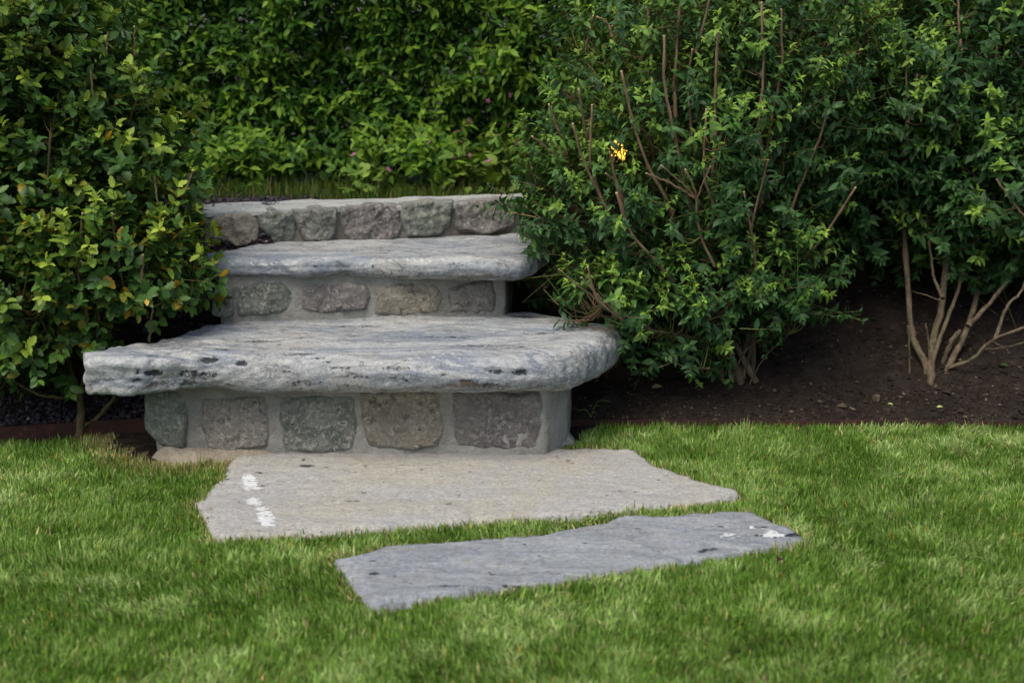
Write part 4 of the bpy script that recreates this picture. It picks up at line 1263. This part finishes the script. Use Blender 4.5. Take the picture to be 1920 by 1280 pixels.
ellsB = [(1.50, 4.46, 0.90, 0.58, 0.36, 0.55), (1.28, 4.42, 0.86, 0.28, 0.28, 0.34), (1.62, 4.22, 0.66, 0.26, 0.20, 0.22), (1.50, 4.32, 0.58, 0.28, 0.20, 0.17), (1.75, 4.25, 0.5, 0.2, 0.15, 0.16)]
shrub('evergreen_shrub', 'tall evergreen shrub on several bare pale trunks, at the right edge', 'shrub', 'small leaved evergreen shrubs', 'lance', tb, ellsB, 2200, M_OSM, M_BARK_O,
      0.043, 0.43, PAL_O, 61, (0.07, 0.16), stems=0, traced=traced, cut=False, shell=0.45, trunks=trunks, young=0.5, trunk_mat=M_BARK_T,
      hide=lambda P: (P[:, 2] < 0.33), **ARGS_O)
ellsC = [(0.98, 4.86, 1.02, 0.50, 0.28, 0.45), (1.55, 4.95, 1.0, 0.4, 0.2, 0.45), (0.95, 4.86, 0.66, 0.36, 0.18, 0.2), (1.05, 4.80, 0.48, 0.50, 0.15, 0.15), (1.72, 4.70, 0.48, 0.45, 0.15, 0.17)]
shrub('evergreen_shrub', 'dense evergreen shrub filling the gap behind the two right hand shrubs', 'shrub', 'small leaved evergreen shrubs', 'lance', (1.05, 4.85, 0.40), ellsC, 1700, M_OSM, M_BARK_O,
      0.050, 0.42, PAL_O, 71, (0.07, 0.16), stems=8, shell=0.45, young=0.4, **ARGS_O)

# ------------------------------------------------------------------ hedge
def hedge():
    base = np.array([0.0, 5.25, 0.566])
    root = thing('hedge', 'tall clipped dark green hedge behind the top wall', 'hedge', tuple(base))
    LP, LD, LU, LL, LC = [], [], [], [], []
    tw = []
    dark, midc, tip = np.array([0.030, 0.088, 0.010]), np.array([0.060, 0.156, 0.013]), np.array([0.140, 0.250, 0.023])
    def add(n, x0, x1, z0, z1, y0, depth, ll, nodes):
        X = rng.uniform(x0, x1, n); Z = z0 + (z1 - z0) * rng.uniform(0, 1, n)
        Q = np.column_stack([X, Z])
        b = fbm(Q, 3.0, 301, 3)
        Y = y0 - 0.10 * b + depth * rng.uniform(0, 1, n) ** 1.5
        for i in range(n):
            d = norm(np.array([[rng.normal() * .45, -0.75, 0.45 + rng.normal() * .4]]))[0]
            ref = norm(np.cross(d, [0.3, 0.2, 0.93])[None])[0]; ref2 = np.cross(d, ref)
            a0 = rng.uniform(0, 6.28); yg = rng.uniform() < 0.45 + 0.25 * b[i]
            p = np.array([X[i], Y[i], Z[i]])
            for q in range(nodes):
                t_ = (q + 1) / nodes
                p = p + d * 0.013
                for ag in (a0 + q * 2.4, a0 + q * 2.4 + math.pi)[: (2 if q == nodes - 1 else 1)]:
                    sd = math.cos(ag) * ref + math.sin(ag) * ref2
                    LP.append(p); LD.append(d * (0.3 + 0.5 * t_) + sd * 0.9 + np.array([0, 0, -0.35])); LU.append(d * 0.7 + np.array([0, -0.2, 0.7]) + 0.3 * rng.normal(size=3))
                    LL.append(ll * rng.uniform(0.7, 1.15))
                    m = t_ if yg else 0.3 * rng.uniform()
                    c = (midc * (1 - m) + tip * m) if yg else (dark * (1 - m) + midc * m)
                    LC.append(c * rng.uniform(.75, 1.25))
            tw.append((np.array([X[i], Y[i], Z[i]]) - d * 0.05, p))
    add(5600, -1.75, 0.7, 0.62, 1.42, 5.05, 0.20, 0.041, 6)
    add(450, -1.75, 0.7, 0.60, 0.72, 4.95, 0.15, 0.043, 6)
    add(700, -1.75, 0.7, 1.42, 2.1, 5.05, 0.25, 0.065, 6)
    add(900, 0.7, 3.2, 0.6, 2.1, 5.10, 0.3, 0.070, 6)
    add(500, -3.2, -1.75, 0.6, 2.1, 5.05, 0.3, 0.070, 6)
    add(1500, -3.2, 3.2, 0.60, 2.1, 5.40, 0.35, 0.085, 5)
    P, D, U, L, C = map(np.array, (LP, LD, LU, LL, LC))
    D = norm(D); m = len(P); W = L * 0.44; cu = rng.normal(0.18, 0.12, m); fo = rng.uniform(0.05, 0.4, m)
    px, py, _ = project(P)
    sel = pick_front(P, D, L, 900, 16)
    sel = sel[(px[sel] > 320) & (px[sel] < 1080) & (py[sel] < 340)][:300]
    rest = np.ones(m, bool); rest[sel] = False
    fine = np.zeros(m, bool); fine[pick_front(P, D, L, 12000, 6)] = True
    V, F, CC = merge([leaves_mesh(kd, P[q], D[q], U[q], L[q], W[q], cu[q], fo[q], C[q]) for kd, q in (('plain', rest & fine), ('simple', rest & ~fine))])
    put('foliage', np_mesh('foliage', V - base, F, M_HEDGE, CC), root, kind='stuff')
    single_leaves('plain', root, M_HEDGE, P[sel], D[sel], U[sel], L[sel], W[sel], C[sel], cu[sel], fo[sel])
    parts = []
    for a, b in tw[::2]:
        V, F = tube(np.array([a, b]), np.array([0.002, 0.001]), 3, False); parts.append((V, F, np.array([0.06, 0.05, 0.025])))
    V, F, CC = merge(parts)
    put('twigs', np_mesh('twigs', V - base, F, M_CRUMB, CC), root, kind='stuff')
    for x in np.arange(-3.0, 3.1, 0.33):
        x = x + rng.normal() * .05
        V, F = tube(smooth_path([(x, 5.28, 0.53), (x + rng.normal() * .05, 5.3, 1.0), (x + rng.normal() * .1, 5.32, 1.9)], 10), np.linspace(0.014, 0.006, 10), 6, wob=.06)
        put('stem', np_mesh('stem', V - base, F, M_BARK_T), root)
    # pale petal shapes standing in for bright sky gaps, near the top right
    V, F = flower_mesh(0.011, 5)
    me = np_mesh('sky_gap_fleck', V, F, M_PETAL, np.full((len(V), 3), 0.72) * np.array([1, .93, .93]))
    for x, y in [(918, 36), (908, 41), (880, 18), (872, 82), (878, 92), (882, 110), (878, 136), (884, 135), (904, 133), (922, 118), (921, 100)]:
        p = at_y(x, y, 4.99)
        o = put('sky_gap_fleck', me, root, tuple(p - base)); s = rng.uniform(.5, 1.0); o.scale = (s, s, s)
        o.rotation_euler = (math.pi / 2 + rng.normal() * .4, rng.normal() * .4, rng.uniform(0, 6))
    print('hedge leaves', m)

def flower_mesh(r, petals):
    V, F = [(0, 0, 0)], []
    for k in range(petals):
        a = k / petals * 2 * math.pi; w = math.pi / petals * 0.8
        i = len(V)
        V += [(r * .6 * math.cos(a - w), r * .6 * math.sin(a - w), r * .15), (r * math.cos(a - w * .4), r * math.sin(a - w * .4), r * .22),
              (r * math.cos(a + w * .4), r * math.sin(a + w * .4), r * .22), (r * .6 * math.cos(a + w), r * .6 * math.sin(a + w), r * .15)]
        F += [(0, i, i + 1), (0, i + 1, i + 2), (0, i + 2, i + 3)]
    return np.array(V), np.array(F)
hedge()

# ------------------------------------------------------------------ herbs and tall grass at the hedge foot
def lobed_leaf():
    V, F = [(0, 0, 0)], []
    n = 21
    for k in range(n):
        a = -2.5 + 5.0 * k / (n - 1)
        lob = 0.62 + 0.38 * abs(math.cos(a * 1.5)) ** 0.7
        V.append((lob * math.cos(a), lob * math.sin(a), -0.18 * lob ** 2))
    F = [(0, k, k + 1) for k in range(1, n)]
    return np.array(V) * 0.5, np.array(F)

def herb(px, py, Y, spread, nleaf, flowers, label):
    base = at_y(px, py, Y); base[2] = 0.566
    root = thing('geranium', label, 'plant', tuple(base), 'wild geraniums below the hedge')
    LV, LF = lobed_leaf()
    mes = [np_mesh('leaf', LV, LF, M_HERB, np.tile(np.array(c) , (len(LV), 1))) for c in ((0.15, 0.27, 0.03), (0.10, 0.20, 0.025), (0.20, 0.30, 0.045), (0.13, 0.22, 0.04))]
    fv, ff = flower_mesh(0.011, 5)
    fme = np_mesh('flower', fv, ff, M_PETAL, np.tile([0.50, 0.16, 0.36], (len(fv), 1)))
    def stalk(tip):
        V, F = tube(smooth_path([(rng.normal() * .01, rng.normal() * .01, 0), tip * np.array([.4, .4, .6]), tip], 6), np.linspace(.0016, .0009, 6), 4, False)
        put('stalk', np_mesh('stalk', V, F, M_HERB, np.tile([0.10, 0.14, 0.03], (len(V), 1))), root)
    for k in range(nleaf):
        a, r = rng.uniform(0, 6.28), math.sqrt(rng.uniform(0, 1))
        tip = np.array([spread[0] * r * math.cos(a), 0.08 * r * math.sin(a) - 0.02, rng.uniform(0.02, spread[1])])
        stalk(tip)
        o = put('leaf', mes[k % 4], root, tuple(tip)); s = rng.uniform(0.034, 0.062); o.scale = (s, s, s)
        o.rotation_euler = (rng.normal() * .5 + .5, rng.normal() * .4, rng.uniform(0, 6.28))
    for x, y in flowers:
        p = at_y(x, y, base[1] - 0.09) - base
        stalk(p)
        o = put('flower', fme, root, tuple(p)); s = rng.uniform(.8, 1.2); o.scale = (s, s, s)
        o.rotation_euler = (math.pi / 2 - .5 + rng.normal() * .3, rng.normal() * .3, rng.uniform(0, 6))
herb(690, 352, 4.83, (0.13, 0.11), 34, [(663, 290), (718, 283), (728, 318)], 'pink flowered geranium clump left of centre, behind the top wall')
herb(868, 340, 4.86, (0.16, 0.17), 46, [(805, 268), (855, 248), (866, 244), (862, 266), (849, 296), (882, 292), (881, 227)], 'pink flowered geranium clump right of centre, behind the top wall')
herb(940, 330, 4.92, (0.12, 0.24), 40, [(934, 257), (915, 190), (955, 178), (955, 235), (970, 268), (915, 300)], 'taller pink flowered geranium clump beside the right hand shrub')

n = 5200
X = rng.uniform(-1.6, 0.5, n)
lineY = W3L[1] + (X - W3L[0]) * (w3d[1] / w3d[0]) + 0.215
Y = np.maximum(lineY, 4.6) + rng.uniform(0, 1, n) ** 1.2 * 0.42
L = rng.uniform(0.02, 0.09, n) * (0.5 + 0.5 * sstep(0, 0.2, Y - lineY)); ang = rng.uniform(0, 6.28, n); lean = rng.uniform(0.1, 0.6, n); W = rng.uniform(.001, .002, n)
dv = np.column_stack([np.cos(ang), np.sin(ang), np.zeros(n)]); sa = rng.uniform(0, 6.28, n); sv = np.column_stack([np.cos(sa), np.sin(sa), np.zeros(n)])
B = np.column_stack([X, Y, np.full(n, .566)])
C = np.array([0.075, 0.135, 0.022]) * rng.uniform(.6, 1.3, (n, 1)); st = rng.uniform(0, 1, n) < .15; C[st] = [0.25, 0.21, 0.08]
vs = []
for t_, w_ in ((0, 1), (.5, .9), (1, 0)):
    c0 = B + dv * (L * lean * t_ ** 1.8)[:, None]; c0[:, 2] += L * t_ * (1 - .3 * lean * t_)
    vs += [c0 - sv * (W * w_)[:, None], c0 + sv * (W * w_)[:, None]] if w_ else [c0]
V = np.stack(vs, 1).reshape(-1, 3)
F = (np.array([[0, 1, 3], [0, 3, 2], [2, 3, 4]])[None] + (np.arange(n) * 5)[:, None, None]).reshape(-1, 3)
put('meadow_grass', np_mesh('meadow_grass', V, F, M_GRASS, np.repeat(C, 5, 0)), label='long thin grass between the top wall and the hedge', cat='grass', kind='stuff')

# ------------------------------------------------------------------ small things lying about
def fallen(name, px, py, Y_or_z, length, col, label, width=0.5, tilt=0.2, z=None):
    p = at_z(px, py, Y_or_z)
    for _ in range(6):
        g = float(soil_h(np.array([p[0]]), np.array([p[1]]))[0]) if p[1] > float(edge_y(p[0])) else Y_or_z
        p = at_z(px, py, g)
    p[2] += 0.008
    a = rng.uniform(0, 6.28)
    V, F, C = leaves_mesh('lance', np.zeros((1, 3)), np.array([[math.cos(a), math.sin(a) * .4, tilt]]), np.array([[0.2, -0.5, 1.]]), np.array([length]), np.array([length * width]), np.array([0.15]), np.array([0.5]), np.array([col]))
    return put(name, np_mesh(name, V, F, M_DEAD, C), None, tuple(p), label, 'leaf', 'fallen leaves')
fallen('fallen_leaf', 1252, 738, 0.08, 0.036, (0.30, 0.10, 0.04), 'orange brown fallen leaf on the soil under the round shrub')
fallen('fallen_leaf', 1222, 732, 0.08, 0.034, (0.24, 0.17, 0.10), 'tan fallen leaf on the soil beside the orange one')
fallen('fallen_leaf', 1512, 706, 0.10, 0.036, (0.05, 0.14, 0.03), 'single green fallen leaf on the bare soil between the shrubs')
fallen('fallen_leaf', 1462, 1052, 0.036, 0.040, (0.05, 0.022, 0.014), 'dark brown fallen leaf on the lawn below the blue grey flagstone', 0.42, 0.12)
fallen('fallen_leaf', 1756, 768, 0.06, 0.018, (0.42, 0.45, 0.18), 'tiny pale yellow fallen leaf on the soil near the lawn edge')
fallen('fallen_leaf', 1674, 763, 0.06, 0.016, (0.30, 0.36, 0.12), 'tiny pale green fallen leaf on the soil, left of the yellow one')
fallen('fallen_leaf', 64, 785, 0.06, 0.034, (0.36, 0.24, 0.03), 'yellow fallen leaf on the gravel under the holly')
fallen('fallen_leaf', 1870, 692, 0.12, 0.042, (0.07, 0.16, 0.03), 'green fallen leaf on the soil right of the bare trunks')
p = at_z(1648, 652, 0.22); p[2] = float(soil_h(np.array([p[0]]), np.array([p[1]]))[0]) + 0.008
V, F = rock_block((0, 0, 0), (0.026, 0.022, 0.024), 77, amp=0.012)
put('pebble', np_mesh('pebble', V, F, M_BARK_T), None, tuple(p), 'small brown pebble on the soil between the right hand shrubs', 'pebble')
# weed by the right edging
wp = at_z(1108, 772, 0.06); wp[2] = 0.05
root = thing('weed', 'thin green grass weed beside the edging right of the steps', 'weed', tuple(wp))
for tip in ((0.055, -0.02, 0.045), (-0.045, -0.03, 0.02), (0.03, -0.02, 0.03)):
    pth = smooth_path([(0, 0, -0.005), (tip[0] * .35, tip[1] * .3, tip[2] * .95), tip], 8)
    s = np.linspace(.0018, .0003, 8)
    V = np.concatenate([pth + np.array([0, 0, 1]) * s[:, None], pth - np.array([0, 0, 1]) * s[:, None]])
    F = np.array([[k, k + 1, k + 9, k + 8] for k in range(7)])
    put('blade', np_mesh('blade', V, F, M_GRASS, np.tile([0.14, 0.26, 0.05], (16, 1))), root)

# ------------------------------------------------------------------ added glowing globe in place of low sun through the round shrub
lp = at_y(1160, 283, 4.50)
root = thing('added_sun_glint', 'added warm glowing globe standing in for low sun glinting through the round shrub', 'glow', (lp[0], lp[1], 0.38))
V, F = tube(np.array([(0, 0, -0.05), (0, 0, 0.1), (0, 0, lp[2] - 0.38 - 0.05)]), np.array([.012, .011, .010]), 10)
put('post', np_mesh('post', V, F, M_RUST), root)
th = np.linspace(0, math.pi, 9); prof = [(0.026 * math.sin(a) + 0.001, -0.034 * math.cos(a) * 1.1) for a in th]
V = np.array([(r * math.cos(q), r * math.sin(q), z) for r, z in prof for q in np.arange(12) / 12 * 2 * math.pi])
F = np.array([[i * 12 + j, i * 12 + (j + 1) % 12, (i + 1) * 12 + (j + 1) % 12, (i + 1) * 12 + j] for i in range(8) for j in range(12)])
t = NT('sun_glint_glow')
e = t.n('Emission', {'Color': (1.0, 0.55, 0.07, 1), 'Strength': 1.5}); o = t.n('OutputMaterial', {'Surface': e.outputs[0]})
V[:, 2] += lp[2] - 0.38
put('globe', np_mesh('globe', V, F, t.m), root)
print('tris', sum(len(m.polygons) * (2 if len(m.polygons) and m.polygons[0].loop_total == 4 else 1) for m in bpy.data.meshes))
